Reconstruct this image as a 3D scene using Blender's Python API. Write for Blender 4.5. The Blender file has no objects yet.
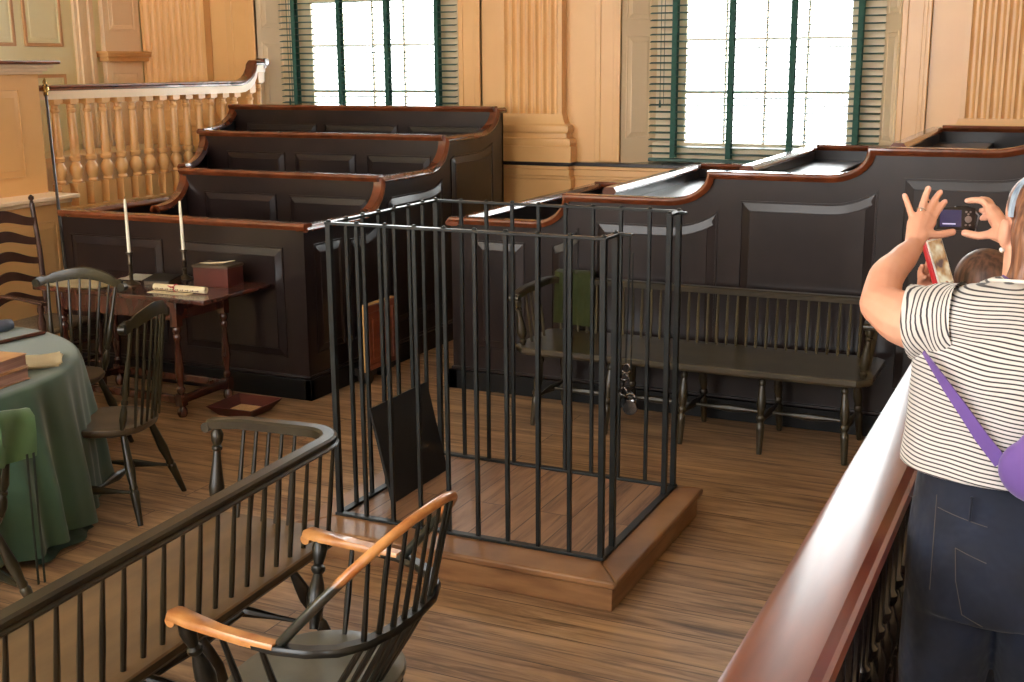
import bpy, bmesh, math, random
from mathutils import Vector, Matrix, noise
random.seed(7)
PI = math.pi
COL = bpy.context.scene.collection
SC = bpy.context.scene
V = Vector

# ------------------------------------------------------------------ materials
def srgb(r, g, b):
    f = lambda c: (c/255/12.92) if c/255 <= .04045 else ((c/255+.055)/1.055)**2.4
    return (f(r), f(g), f(b), 1)

def mat(name, c1, rough=.5, c2=None, scale=(3, 3, 3), detail=6, coat=0, metal=0, bump=0, bscale=60,
        spec=.5, lo=.35, hi=.65, coatr=.1, sheen=0):
    m = bpy.data.materials.new(name); m.use_nodes = True
    nt = m.node_tree; n = nt.nodes; L = nt.links; p = n['Principled BSDF']
    p.inputs['Roughness'].default_value = rough
    p.inputs['Metallic'].default_value = metal
    p.inputs['Specular IOR Level'].default_value = spec
    p.inputs['Coat Weight'].default_value = coat
    p.inputs['Coat Roughness'].default_value = coatr
    p.inputs['Sheen Weight'].default_value = sheen
    tc = n.new('ShaderNodeTexCoord'); mp = n.new('ShaderNodeMapping')
    mp.inputs['Scale'].default_value = scale; L.new(tc.outputs['Object'], mp.inputs['Vector'])
    nz = n.new('ShaderNodeTexNoise'); nz.inputs['Scale'].default_value = 1; nz.inputs['Detail'].default_value = detail
    L.new(mp.outputs[0], nz.inputs['Vector'])
    cr = n.new('ShaderNodeValToRGB'); cr.color_ramp.elements[0].position = lo; cr.color_ramp.elements[1].position = hi
    cr.color_ramp.elements[0].color = srgb(*(c2 or c1)); cr.color_ramp.elements[1].color = srgb(*c1)
    L.new(nz.outputs['Fac'], cr.inputs[0]); L.new(cr.outputs[0], p.inputs['Base Color'])
    if bump:
        b = n.new('ShaderNodeBump'); b.inputs['Strength'].default_value = bump; b.inputs['Distance'].default_value = .002
        nb = n.new('ShaderNodeTexNoise'); nb.inputs['Scale'].default_value = bscale
        L.new(tc.outputs['Object'], nb.inputs['Vector']); L.new(nb.outputs['Fac'], b.inputs['Height'])
        L.new(b.outputs[0], p.inputs['Normal'])
    return m

def floor_mat(name, cA, cB, cD, plank=.21, length=3.4, along='X', rough=.42):
    m = bpy.data.materials.new(name); m.use_nodes = True
    nt = m.node_tree; n = nt.nodes; L = nt.links; p = n['Principled BSDF']
    p.inputs['Specular IOR Level'].default_value = .45
    tc = n.new('ShaderNodeTexCoord'); mp0 = n.new('ShaderNodeMapping')
    if along == 'Y': mp0.inputs['Rotation'].default_value = (0, 0, PI/2)
    L.new(tc.outputs['Object'], mp0.inputs['Vector'])
    br = n.new('ShaderNodeTexBrick'); br.offset = .37
    br.inputs['Scale'].default_value = 1; br.inputs['Mortar Size'].default_value = .0028
    br.inputs['Brick Width'].default_value = length; br.inputs['Row Height'].default_value = plank
    br.inputs['Color1'].default_value = (0, 0, 0, 1); br.inputs['Color2'].default_value = (1, 1, 1, 1)
    br.inputs['Mortar'].default_value = (.5, .5, .5, 1); br.inputs['Bias'].default_value = 0
    L.new(mp0.outputs[0], br.inputs['Vector'])
    # offset the grain per plank
    off = n.new('ShaderNodeVectorMath'); off.operation = 'MULTIPLY_ADD'
    L.new(br.outputs['Color'], off.inputs[0]); off.inputs[1].default_value = (7.3, 3.1, 5.7); L.new(mp0.outputs[0], off.inputs[2])
    mp = n.new('ShaderNodeMapping'); mp.inputs['Scale'].default_value = (1.3, 11, 1); L.new(off.outputs[0], mp.inputs['Vector'])
    g1 = n.new('ShaderNodeTexNoise'); g1.inputs['Scale'].default_value = 1.6; g1.inputs['Detail'].default_value = 9
    g1.inputs['Roughness'].default_value = .65; g1.inputs['Distortion'].default_value = .6
    L.new(mp.outputs[0], g1.inputs['Vector'])
    r1 = n.new('ShaderNodeValToRGB'); r1.color_ramp.elements[0].position = .3; r1.color_ramp.elements[1].position = .68
    r1.color_ramp.elements[0].color = srgb(*cB); r1.color_ramp.elements[1].color = srgb(*cA)
    L.new(g1.outputs['Fac'], r1.inputs[0])
    # fine dark grain lines
    mp2 = n.new('ShaderNodeMapping'); mp2.inputs['Scale'].default_value = (1.6, 48, 1); L.new(off.outputs[0], mp2.inputs['Vector'])
    g2 = n.new('ShaderNodeTexNoise'); g2.inputs['Scale'].default_value = 1.0; g2.inputs['Detail'].default_value = 5
    g2.inputs['Distortion'].default_value = .9
    L.new(mp2.outputs[0], g2.inputs['Vector'])
    r2 = n.new('ShaderNodeValToRGB'); r2.color_ramp.elements[0].position = .34; r2.color_ramp.elements[1].position = .47
    r2.color_ramp.elements[0].color = (.38, .38, .38, 1); r2.color_ramp.elements[1].color = (1, 1, 1, 1)
    L.new(g2.outputs['Fac'], r2.inputs[0])
    mx = n.new('ShaderNodeMix'); mx.data_type = 'RGBA'; mx.blend_type = 'MULTIPLY'; mx.inputs[0].default_value = .8
    L.new(r1.outputs[0], mx.inputs[6]); L.new(r2.outputs[0], mx.inputs[7])
    # worn patches
    g3 = n.new('ShaderNodeTexNoise'); g3.inputs['Scale'].default_value = 1; g3.inputs['Detail'].default_value = 8; g3.inputs['Distortion'].default_value = 1.2
    mp3 = n.new('ShaderNodeMapping'); mp3.inputs['Scale'].default_value = (.8, 7, 1); L.new(off.outputs[0], mp3.inputs['Vector'])
    L.new(mp3.outputs[0], g3.inputs['Vector'])
    mx3 = n.new('ShaderNodeMix'); mx3.data_type = 'RGBA'; mx3.blend_type = 'MIX'
    r3 = n.new('ShaderNodeMapRange'); r3.inputs[1].default_value = .5; r3.inputs[2].default_value = .68; r3.inputs[4].default_value = .6
    L.new(g3.outputs['Fac'], r3.inputs[0]); L.new(r3.outputs[0], mx3.inputs[0])
    L.new(mx.outputs[2], mx3.inputs[6]); mx3.inputs[7].default_value = srgb(*cD)
    # seams
    mx2 = n.new('ShaderNodeMix'); mx2.data_type = 'RGBA'
    sm = n.new('ShaderNodeMath'); sm.operation = 'MULTIPLY'; sm.inputs[1].default_value = .75
    L.new(br.outputs['Fac'], sm.inputs[0]); L.new(sm.outputs[0], mx2.inputs[0])
    L.new(mx3.outputs[2], mx2.inputs[6]); mx2.inputs[7].default_value = srgb(38, 24, 15)
    L.new(mx2.outputs[2], p.inputs['Base Color'])
    rr = n.new('ShaderNodeMapRange'); rr.inputs[3].default_value = rough+.12; rr.inputs[4].default_value = rough-.08
    L.new(g1.outputs['Fac'], rr.inputs[0]); L.new(rr.outputs[0], p.inputs['Roughness'])
    b = n.new('ShaderNodeBump'); b.inputs['Strength'].default_value = .35; b.inputs['Distance'].default_value = .003
    L.new(g2.outputs['Fac'], b.inputs['Height']); L.new(b.outputs[0], p.inputs['Normal'])
    return m

def stripe_mat(name, axis, period=.0086):
    m = bpy.data.materials.new(name); m.use_nodes = True
    nt = m.node_tree; n = nt.nodes; L = nt.links; p = n['Principled BSDF']; p.inputs['Roughness'].default_value = .85
    p.inputs['Sheen Weight'].default_value = .2
    tc = n.new('ShaderNodeTexCoord')
    nz = n.new('ShaderNodeTexNoise'); nz.inputs['Scale'].default_value = 5.5; nz.inputs['Detail'].default_value = 1
    L.new(tc.outputs['Object'], nz.inputs['Vector'])
    d = n.new('ShaderNodeVectorMath'); d.operation = 'DOT_PRODUCT'; d.inputs[1].default_value = axis
    L.new(tc.outputs['Object'], d.inputs[0])
    a = n.new('ShaderNodeMath'); a.operation = 'MULTIPLY_ADD'; a.inputs[1].default_value = .032
    L.new(nz.outputs['Fac'], a.inputs[0]); L.new(d.outputs['Value'], a.inputs[2])
    q = n.new('ShaderNodeMath'); q.operation = 'DIVIDE'; q.inputs[1].default_value = period; L.new(a.outputs[0], q.inputs[0])
    f = n.new('ShaderNodeMath'); f.operation = 'FRACT'; L.new(q.outputs[0], f.inputs[0])
    c = n.new('ShaderNodeValToRGB'); e = c.color_ramp.elements
    e[0].position = 0; e[0].color = srgb(48, 44, 52); e[1].position = .26; e[1].color = srgb(48, 44, 52)
    x = e.new(.34); x.color = srgb(212, 208, 204); x = e.new(.93); x.color = srgb(212, 208, 204); x = e.new(1); x.color = srgb(48, 44, 52)
    L.new(f.outputs[0], c.inputs[0]); L.new(c.outputs[0], p.inputs['Base Color'])
    bn = n.new('ShaderNodeBump'); bn.inputs['Strength'].default_value = .8; bn.inputs['Distance'].default_value = .014
    n2 = n.new('ShaderNodeTexNoise'); n2.inputs['Scale'].default_value = 11; n2.inputs['Detail'].default_value = 2; n2.inputs['Distortion'].default_value = .6
    L.new(tc.outputs['Object'], n2.inputs['Vector']); L.new(n2.outputs['Fac'], bn.inputs['Height']); L.new(bn.outputs[0], p.inputs['Normal'])
    return m

M = {}
M['floor'] = floor_mat('floor_boards', (188, 150, 112), (104, 74, 52), (198, 158, 112))
M['plat'] = floor_mat('platform_boards', (162, 122, 90), (112, 78, 56), (174, 134, 100), plank=.17, length=2.4, along='Y', rough=.36)
M['platside'] = mat('platform_edge_wood', (160, 116, 76), .42, (118, 80, 50), (3, 3, 18), coat=.1)
M['dark'] = mat('dark_brown_paint', (38, 28, 27), .28, (28, 20, 19), (5, 5, 5), coat=.12, coatr=.1, spec=.35, bump=.04, bscale=90)
M['darkgreen'] = mat('dark_green_ribbon', (34, 46, 34), .8, (26, 36, 28))
M['darkin'] = mat('dark_brown_paint_inside', (44, 34, 32), .30, (34, 26, 24), (5, 5, 5), coat=.3, coatr=.15)
M['black'] = mat('black_base_paint', (14, 14, 16), .4, (9, 9, 10), (4, 4, 4), spec=.3)
M['rail'] = mat('red_brown_varnished_rail', (124, 62, 34), .22, (94, 45, 25), (9, 9, 9), coat=.7, coatr=.08)
M['barrail'] = mat('mahogany_bar_rail', (122, 62, 40), .28, (96, 44, 28), (14, 2.2, 10), coat=.22, coatr=.14, spec=.4)
M['yellow'] = mat('ochre_wall_paint', (236, 184, 120), .33, (228, 174, 110), (1.5, 1.5, 1.5), coat=.25, coatr=.2, bump=.03)
M['cream'] = mat('lit_ochre_woodwork', (252, 224, 186), .35, (248, 218, 178), (1.5, 1.5, 1.5), coat=.2, coatr=.2)  # ochre paint lightened; the window light on it is put into the colour
M['leftpaint'] = mat('sheen_lightened_left_paint', (247, 236, 190), .35, (243, 229, 180), (1.5, 1.5, 1.5), coat=.2, coatr=.2)  # wall and door lightened: glossy window reflection painted into the base colour
M['bead'] = mat('sheenless_door_bead', (214, 164, 112), .4, (206, 154, 102))  # bead tone without the window reflection that is painted into the panels
M['bench3'] = mat('dark_olive_leg_paint', (58, 50, 34), .32, (40, 35, 24), (5, 5, 5), coat=.2)
M['barbal'] = mat('near_black_baluster_paint', (26, 20, 18), .22, (18, 14, 13), (9, 9, 9), coat=.4)
M['bench2'] = mat('highlit_olive_spindle_paint', (88, 79, 56), .3, (66, 58, 40), (6, 6, 6), coat=.3)  # bench olive made lighter, so the spindles' highlights sit in the colour
M['sash'] = mat('pale_window_frame_paint', (232, 214, 180), .4, (226, 206, 170))
M['sill'] = mat('dark_sill_paint', (52, 44, 42), .25, (40, 34, 34), coat=.3)
M['ceil'] = mat('ceiling_plaster', (225, 220, 205), .8)
M['iron'] = mat('grey_green_iron', (30, 34, 34), .36, (20, 23, 23), (14, 14, 14), metal=.2, coat=.06, spec=.4, bump=.1, bscale=120)
M['steel'] = mat('bright_steel', (110, 105, 102), .25, (60, 56, 54), (20, 20, 20), metal=1)
M['green'] = mat('green_blind_paint', (44, 84, 72), .45, (36, 72, 62))
M['tape'] = mat('green_blind_tape', (52, 96, 84), .8, (42, 84, 74), (30, 30, 30))
M['windsor'] = mat('dark_green_windsor_paint', (50, 44, 27), .3, (33, 29, 18), (7, 7, 7), coat=.1, coatr=.15, spec=.35)
M['windsorseat'] = mat('worn_windsor_seat_paint', (78, 64, 46), .34, (50, 41, 31), (5, 5, 5), coat=.2)
M['greyseat'] = mat('worn_grey_green_seat', (104, 102, 90), .36, (80, 78, 68), (6, 6, 6), coat=.2)
M['worn'] = mat('worn_orange_brown_wood', (206, 146, 84), .33, (160, 96, 46), (10, 10, 10), coat=.4)
M['blackchair'] = mat('black_green_chair_paint', (20, 20, 16), .3, (13, 13, 11), (9, 9, 9), coat=.15, coatr=.14, spec=.35)
M['settee'] = mat('olive_brown_settee_paint', (42, 34, 20), .36, (29, 23, 14), (5, 5, 5), coat=.1, spec=.35)
M['setteeseat'] = mat('worn_olive_brown_seat', (112, 86, 56), .45, (88, 67, 43), (2, 9, 5))
M['setteerail'] = mat('brown_worn_settee_rail', (54, 46, 31), .34, (33, 28, 20), (4, 4, 4), spec=.35, coat=.1, coatr=.15)
M['bench'] = mat('dark_olive_bench_paint', (74, 65, 47), .34, (54, 47, 34), (5, 5, 5), coat=.35, coatr=.2)
M['desk'] = mat('dark_red_brown_desk_wood', (84, 44, 32), .26, (54, 27, 21), (14, 4, 4), coat=.5, coatr=.1)
M['ladder'] = mat('purple_brown_chair_wood', (84, 58, 50), .25, (62, 40, 34), (6, 6, 6), coat=.5)
M['rush'] = mat('woven_rush_seat', (128, 106, 78), .8, (92, 74, 54), (90, 90, 20), bump=.5, bscale=150)
M['cloth'] = mat('green_baize_cloth', (54, 82, 60), .9, (43, 67, 49), (3, 3, 3), sheen=.3, bump=.15, bscale=400)
M['cloth2'] = mat('light_green_cloth', (112, 146, 98), .85, (96, 130, 86), (5, 5, 5), sheen=.3, bump=.15, bscale=300)
M['olivecloth'] = mat('olive_green_cloth', (76, 84, 42), .9, (64, 72, 36), (5, 5, 5), sheen=.2)
M['paper'] = mat('old_cream_paper', (236, 222, 188), .75, (224, 206, 168), (6, 6, 6))
M['paperw'] = mat('white_paper', (242, 238, 226), .75, (232, 226, 210), (6, 6, 6))
M['leather'] = mat('tan_calf_leather', (196, 150, 104), .5, (170, 120, 80), (8, 8, 8))
M['pages'] = mat('pinkish_page_edges', (176, 140, 126), .8, (140, 104, 94), (3, 3, 120))
M['wax'] = mat('ivory_candle_wax', (244, 240, 220), .4, (238, 232, 208))
M['wick'] = mat('charred_wick', (40, 36, 34), .9)
M['pewter'] = mat('tarnished_candlestick_metal', (96, 86, 72), .32, (70, 62, 52), (20, 20, 20), metal=.8)
M['greymetal'] = mat('blue_grey_pewter', (112, 122, 140), .35, (90, 98, 116), (12, 12, 12), metal=.6)
M['redbox'] = mat('red_brown_box_paint', (92, 40, 30), .4, (72, 30, 23), (6, 6, 6), coat=.1)
M['boxlid'] = mat('olive_brown_lid', (88, 72, 54), .4, (70, 56, 42))
M['quill'] = mat('pale_quill', (220, 205, 170), .6)
M['ribbon'] = mat('red_ribbon', (190, 60, 66), .6)
M['ink'] = mat('faded_ink', (120, 84, 74), .8)
M['brass'] = mat('polished_brass', (200, 170, 110), .2, (170, 140, 84), metal=1)
M['staff'] = mat('dark_staff_wood', (48, 44, 42), .3, (34, 31, 30), (20, 20, 3), coat=.4)
M['tray'] = mat('maroon_tray_paint', (94, 44, 36), .45, (76, 34, 30), (6, 6, 6))
M['sand'] = mat('tan_sand', (222, 184, 136), .95, (204, 164, 118), (60, 60, 60), bump=.5, bscale=300)
M['boardblack'] = mat('matt_black_board', (14, 15, 17), .6, (10, 11, 12))
M['chest'] = mat('reddish_chest_wood', (136, 72, 48), .35, (110, 54, 38), (3, 3, 20), coat=.3)
M['chestedge'] = mat('pale_chest_edge_wood', (206, 160, 96), .5, (190, 140, 80))
M['rubber'] = mat('black_wheel', (20, 20, 20), .5)
M['visitfloor'] = mat('dark_visitor_floor', (60, 42, 34), .6, (40, 30, 26), (4, 4, 4))
M['skin'] = mat('fair_skin', (232, 178, 150), .5, (224, 162, 134), (9, 9, 9), spec=.4)
M['skin2'] = mat('warm_skin', (205, 150, 122), .5, (192, 134, 108), (9, 9, 9), spec=.4)
M['lip'] = mat('lip_skin', (180, 100, 92), .5); M['nail'] = mat('pink_nail', (236, 180, 160), .25)
M['eye'] = mat('eye_white', (235, 232, 226), .25); M['iris'] = mat('brown_iris', (70, 50, 40), .2)
M['hair'] = mat('highlighted_brown_hair', (150, 100, 70), .42, (86, 50, 36), (110, 110, 5), detail=2, bump=.6, bscale=60, coat=.1)
M['hair2'] = mat('dark_brown_hair', (120, 84, 66), .45, (62, 42, 36), (60, 60, 6), detail=3, bump=.5, bscale=60)
M['band'] = mat('pale_blue_headband', (176, 196, 214), .6, (104, 124, 150), (40, 40, 8))
M['jeans'] = mat('dark_blue_denim', (20, 30, 52), .85, (10, 16, 31), (7, 7, 7), bump=.9, bscale=15, sheen=.1)
M['jeans'].node_tree.nodes['Bump'].inputs['Distance'].default_value = .012
M['stitch'] = mat('tan_jean_stitching', (84, 76, 70), .8)
M['purple'] = mat('purple_bag_fabric', (116, 84, 162), .75, (96, 68, 142), (6, 6, 6), sheen=.3)
M['pearl'] = mat('pearl', (244, 240, 232), .15, coat=.5)
M['silver'] = mat('silver_ring', (220, 220, 220), .15, metal=1)
M['shirt'] = stripe_mat('striped_shirt_cloth', (.10, .02, .99))
M['sleeve'] = stripe_mat('striped_sleeve_cloth', (-.62, .5, -.35))
M['collar'] = mat('white_collar_edge', (235, 230, 222), .8)
M['navy'] = mat('navy_jersey', (46, 52, 74), .85, (38, 42, 62))
M['camblack'] = mat('black_camera_body', (24, 25, 30), .35, (18, 19, 22), coat=.2)
M['btn'] = mat('silver_camera_button', (150, 152, 158), .3, metal=.8)
M['redcase'] = mat('red_phone_case', (190, 34, 42), .4, (170, 28, 36))
M['shoe'] = mat('dark_shoe_leather', (50, 42, 40), .4)

def emis(name, col, s):
    m = bpy.data.materials.new(name); m.use_nodes = True
    p = m.node_tree.nodes['Principled BSDF']; p.inputs['Base Color'].default_value = (.01, .01, .01, 1)
    p.inputs['Emission Color'].default_value = col; p.inputs['Emission Strength'].default_value = s
    p.inputs['Roughness'].default_value = .15
    return m
M['screen'] = emis('camera_screen', srgb(58, 56, 110), .55)
M['screenbar'] = emis('camera_screen_bar', srgb(235, 225, 255), .9)
def phone_screen():
    m = bpy.data.materials.new('phone_screen_picture'); m.use_nodes = True
    nt = m.node_tree; n = nt.nodes; L = nt.links; p = n['Principled BSDF']
    p.inputs['Base Color'].default_value = (.01, .01, .01, 1); p.inputs['Roughness'].default_value = .1
    tc = n.new('ShaderNodeTexCoord'); nz = n.new('ShaderNodeTexNoise'); nz.inputs['Scale'].default_value = 24; nz.inputs['Detail'].default_value = 2
    L.new(tc.outputs['Object'], nz.inputs['Vector'])
    c = n.new('ShaderNodeValToRGB'); e = c.color_ramp.elements
    e[0].position = .36; e[0].color = srgb(110, 84, 80); e[1].position = .62; e[1].color = srgb(250, 236, 200)
    x = e.new(.46); x.color = srgb(200, 150, 100)
    L.new(nz.outputs['Fac'], c.inputs[0]); L.new(c.outputs[0], p.inputs['Emission Color']); p.inputs['Emission Strength'].default_value = .75
    return m
M['phonepic'] = phone_screen()
def bow_mat():
    # dark paint worn back to orange wood along the top of the hoop
    m = mat('hoop_paint_worn_to_wood', (206, 146, 84), .3, (168, 100, 50), (12, 12, 12), coat=.4)
    n = m.node_tree.nodes; L = m.node_tree.links; p = n['Principled BSDF']
    src = p.inputs['Base Color'].links[0].from_socket
    tc = n.new('ShaderNodeTexCoord'); s = n.new('ShaderNodeSeparateXYZ'); L.new(tc.outputs['Object'], s.inputs[0])
    nz = n.new('ShaderNodeTexNoise'); nz.inputs['Scale'].default_value = 14; L.new(tc.outputs['Object'], nz.inputs['Vector'])
    a = n.new('ShaderNodeMath'); a.operation = 'MULTIPLY_ADD'; a.inputs[1].default_value = .07
    L.new(nz.outputs['Fac'], a.inputs[0]); L.new(s.outputs['Z'], a.inputs[2])
    r = n.new('ShaderNodeMapRange'); r.inputs[1].default_value = .875; r.inputs[2].default_value = .905; L.new(a.outputs[0], r.inputs[0])
    mx = n.new('ShaderNodeMix'); mx.data_type = 'RGBA'; L.new(r.outputs[0], mx.inputs[0])
    mx.inputs[6].default_value = srgb(32, 34, 29); L.new(src, mx.inputs[7]); L.new(mx.outputs[2], p.inputs['Base Color'])
    return m
M['bow'] = bow_mat()
def glass():
    m = bpy.data.materials.new('window_glass'); m.use_nodes = True
    nt = m.node_tree; n = nt.nodes; L = nt.links; n.remove(n['Principled BSDF'])
    t = n.new('ShaderNodeBsdfTransparent'); t.inputs[0].default_value = (.97, .985, .98, 1)
    g = n.new('ShaderNodeBsdfGlossy'); g.inputs['Roughness'].default_value = .02
    f = n.new('ShaderNodeFresnel'); f.inputs[0].default_value = 1.45; mx = n.new('ShaderNodeMixShader')
    L.new(f.outputs[0], mx.inputs[0]); L.new(t.outputs[0], mx.inputs[1]); L.new(g.outputs[0], mx.inputs[2])
    L.new(mx.outputs[0], n['Material Output'].inputs[0])
    return m
M['glass'] = glass()

# ------------------------------------------------------------------ geometry helper
def frame_of(t):
    t = t.normalized(); a = V((0, 0, 1)) if abs(t.z) < .9 else V((1, 0, 0))
    x = t.cross(a).normalized(); return x, t.cross(x).normalized()

class G:
    def __init__(s): s.bm = bmesh.new()
    def _face(s, vs):
        try: return s.bm.faces.new(vs)
        except ValueError: return None
    def box(s, x0, x1, y0, y1, z0, z1, mx=None):
        P = [(x, y, z) for z in (z0, z1) for y in (y0, y1) for x in (x0, x1)]
        vs = [s.bm.verts.new(mx @ V(p) if mx else p) for p in P]
        for f in ((0, 2, 3, 1), (4, 5, 7, 6), (0, 1, 5, 4), (2, 6, 7, 3), (0, 4, 6, 2), (1, 3, 7, 5)):
            s._face([vs[i] for i in f])
        return s
    def rings(s, rings, close=True, caps=True):
        R = [[s.bm.verts.new(p) for p in r] for r in rings]
        n = len(R[0])
        for a, b in zip(R, R[1:]):
            for i in range(n if close else n-1):
                j = (i+1) % n; s._face([a[i], a[j], b[j], b[i]])
        if caps and close:
            s._face(R[0][::-1]); s._face(R[-1])
        return s
    def tube(s, pts, rad, seg=10, caps=True, flat=1.0, up=None):
        pts = [V(p) for p in pts]
        if not hasattr(rad, '__len__'): rad = [rad]*len(pts)
        R = []; px = None
        for i, p in enumerate(pts):
            t = (pts[min(i+1, len(pts)-1)]-pts[max(i-1, 0)])
            if t.length < 1e-9: t = V((0, 0, 1))
            t.normalize()
            if px is None:
                if up is not None: x = V(up)-t*t.dot(V(up)); x.normalize()
                else: x, _ = frame_of(t)
            else:
                x = px-t*px.dot(t); x.normalize()
            y = t.cross(x); px = x
            R.append([p+(x*math.cos(a)*rad[i]+y*math.sin(a)*rad[i]*flat) for a in [2*PI*k/seg for k in range(seg)]])
        return s.rings(R, True, caps)
    def lathe(s, p0, p1, prof, seg=12):
        # prof: list of (t 0..1 along axis, radius)
        p0, p1 = V(p0), V(p1)
        t = (p1-p0); x, y = frame_of(t)
        R = [[p0+t*u+(x*math.cos(a)+y*math.sin(a))*r for a in [2*PI*k/seg for k in range(seg)]] for u, r in prof]
        return s.rings(R)
    def sweep(s, path, across, prof, up=None):
        # prof (a along 'across', b along in-plane normal)
        path = [V(p) for p in path]; ac = V(across).normalized(); R = []
        for i, p in enumerate(path):
            t0 = (p-path[i-1]).normalized() if i > 0 else None
            t1 = (path[i+1]-p).normalized() if i < len(path)-1 else None
            if t0 is None: t0 = t1
            if t1 is None: t1 = t0
            n0 = t0.cross(ac); n1 = t1.cross(ac); n = (n0+n1)
            if n.length < 1e-6: n = n0
            n.normalize(); k = 1/max(.45, n.dot(n0)); 
            if up is not None and n.dot(V(up)) < -.2: n = -n
            R.append([p+ac*a+n*(b*k) for a, b in prof])
        return s.rings(R)
    def prism(s, pts, f0, f1):
        a = [s.bm.verts.new(f0(*p)) for p in pts]; b = [s.bm.verts.new(f1(*p)) for p in pts]
        s._face(a[::-1]); s._face(b)
        for i in range(len(pts)):
            j = (i+1) % len(pts); s._face([a[i], a[j], b[j], b[i]])
        return s
    def ell(s, c, r, seg=16, rg=10, mx=None):
        R = []
        for i in range(1, rg):
            ph = PI*i/rg
            R.append([V((r[0]*math.sin(ph)*math.cos(a), r[1]*math.sin(ph)*math.sin(a), -r[2]*math.cos(ph))) for a in [2*PI*k/seg for k in range(seg)]])
        T = (lambda v: (mx @ v)+V(c)) if mx else (lambda v: v+V(c))
        R = [[T(v) for v in r_] for r_ in R]
        VV = [[s.bm.verts.new(p) for p in r_] for r_ in R]
        b = s.bm.verts.new(T(V((0, 0, -r[2])))); t = s.bm.verts.new(T(V((0, 0, r[2]))))
        for a_, b_ in zip(VV, VV[1:]):
            for i in range(seg): s._face([a_[i], a_[(i+1) % seg], b_[(i+1) % seg], b_[i]])
        for i in range(seg):
            s._face([VV[0][(i+1) % seg], VV[0][i], b]); s._face([VV[-1][i], VV[-1][(i+1) % seg], t])
        return s

TW = {}   # world matrix of every thing
def tag(o, label=None, cat=None, group=None, kind=None):
    if label: o['label'] = label
    if cat: o['category'] = cat
    if group: o['group'] = group
    if kind: o['kind'] = kind
    return o
def thing(name, label, cat, loc=(0, 0, 0), rz=0, group=None):
    o = bpy.data.objects.new(name, None); COL.objects.link(o)
    o.location = loc; o.rotation_euler = (0, 0, rz); o.empty_display_size = .1
    TW[o.name] = Matrix.Translation(V(loc)) @ Matrix.Rotation(rz, 4, 'Z')
    return tag(o, label, cat, group)
def obj(name, g, m, parent=None, world=False, smooth=None, bevel=0, angle=40, label=None, cat=None, group=None, kind=None, voxel=0, relax=0):
    bm = g.bm
    bmesh.ops.recalc_face_normals(bm, faces=bm.faces[:])
    me = bpy.data.meshes.new(name)
    if parent is None:
        xs = [v.co for v in bm.verts]
        lo = V((min(v.x for v in xs), min(v.y for v in xs), min(v.z for v in xs)))
        hi = V((max(v.x for v in xs), max(v.y for v in xs), max(v.z for v in xs)))
        base = V(((lo.x+hi.x)/2, (lo.y+hi.y)/2, lo.z))
        bmesh.ops.translate(bm, verts=bm.verts[:], vec=-base); W = Matrix.Translation(base)
    else:
        W = TW[parent.name]
        if world: bmesh.ops.transform(bm, matrix=W.inverted(), verts=bm.verts[:])
    bm.to_mesh(me); bm.free()
    o = bpy.data.objects.new(name, me); COL.objects.link(o)
    if parent is None: o.location = W.translation
    else: o.parent = parent
    TW[o.name] = W
    me.materials.append(M[m] if isinstance(m, str) else m)
    if voxel:
        r = o.modifiers.new('r', 'REMESH'); r.mode = 'VOXEL'; r.voxel_size = voxel; r.use_smooth_shade = True
        if relax:
            k = o.modifiers.new('s', 'SMOOTH'); k.iterations = relax; k.factor = .5
        dg = bpy.context.evaluated_depsgraph_get()
        nm = bpy.data.meshes.new_from_object(o.evaluated_get(dg)); o.modifiers.clear(); o.data = nm; nm.name = name
        if not nm.materials: nm.materials.append(M[m])
        nm.polygons.foreach_set('use_smooth', [True]*len(nm.polygons))
    else:
        if bevel:
            b = o.modifiers.new('bevel', 'BEVEL'); b.width = bevel; b.segments = 2; b.limit_method = 'ANGLE'; b.angle_limit = math.radians(35)
        if smooth is not False:
            me.polygons.foreach_set('use_smooth', [True]*len(me.polygons))
            try: me.set_sharp_from_angle(angle=math.radians(angle))
            except Exception: pass
    return tag(o, label, cat, group, kind)
def struct(name, g, m, parent=None, **k):
    if parent is None: k['kind'] = 'structure'
    return obj(name, g, m, parent, world=parent is not None, **k)
def copy_tree(o, parent=None):
    c = o.copy(); COL.objects.link(c)
    if parent: c.parent = parent
    for ch in list(o.children): copy_tree(ch, c)
    return c

# ------------------------------------------------------------------ 2D outline inset + raised panel
def inset(poly, d):
    n = len(poly); out = []
    area = sum(poly[i][0]*poly[(i+1) % n][1]-poly[(i+1) % n][0]*poly[i][1] for i in range(n))
    sg = 1 if area > 0 else -1
    for i in range(n):
        p0, p1, p2 = V(poly[i-1]), V(poly[i]), V(poly[(i+1) % n])
        e0 = (p1-p0).normalized(); e1 = (p2-p1).normalized()
        n0 = V((-e0.y, e0.x))*sg; n1 = V((-e1.y, e1.x))*sg
        m_ = n0+n1; m_ = m_.normalized() if m_.length > 1e-6 else n0
        out.append(tuple(p1+m_*(d/max(.35, m_.dot(n0)))))
    return out
def raised(g, poly, f, bev=.05, h=.016):
    # f(u,v,depth) -> xyz ; bead round the edge, sloping border, flat field
    L0, L1, L2, L3, L4, L5 = poly, poly, inset(poly, .010), inset(poly, .012), inset(poly, .012+bev), inset(poly, .014+bev)
    D = [-.004, .007, .007, .001, h-.003, h]
    R = [[f(u, v, d) for u, v in L] for L, d in zip([L0, L1, L2, L3, L4, L5], D)]
    g.rings(R, True, True)
def rect(u0, u1, v0, v1): return [(u0, v0), (u1, v0), (u1, v1), (u0, v1)]
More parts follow.
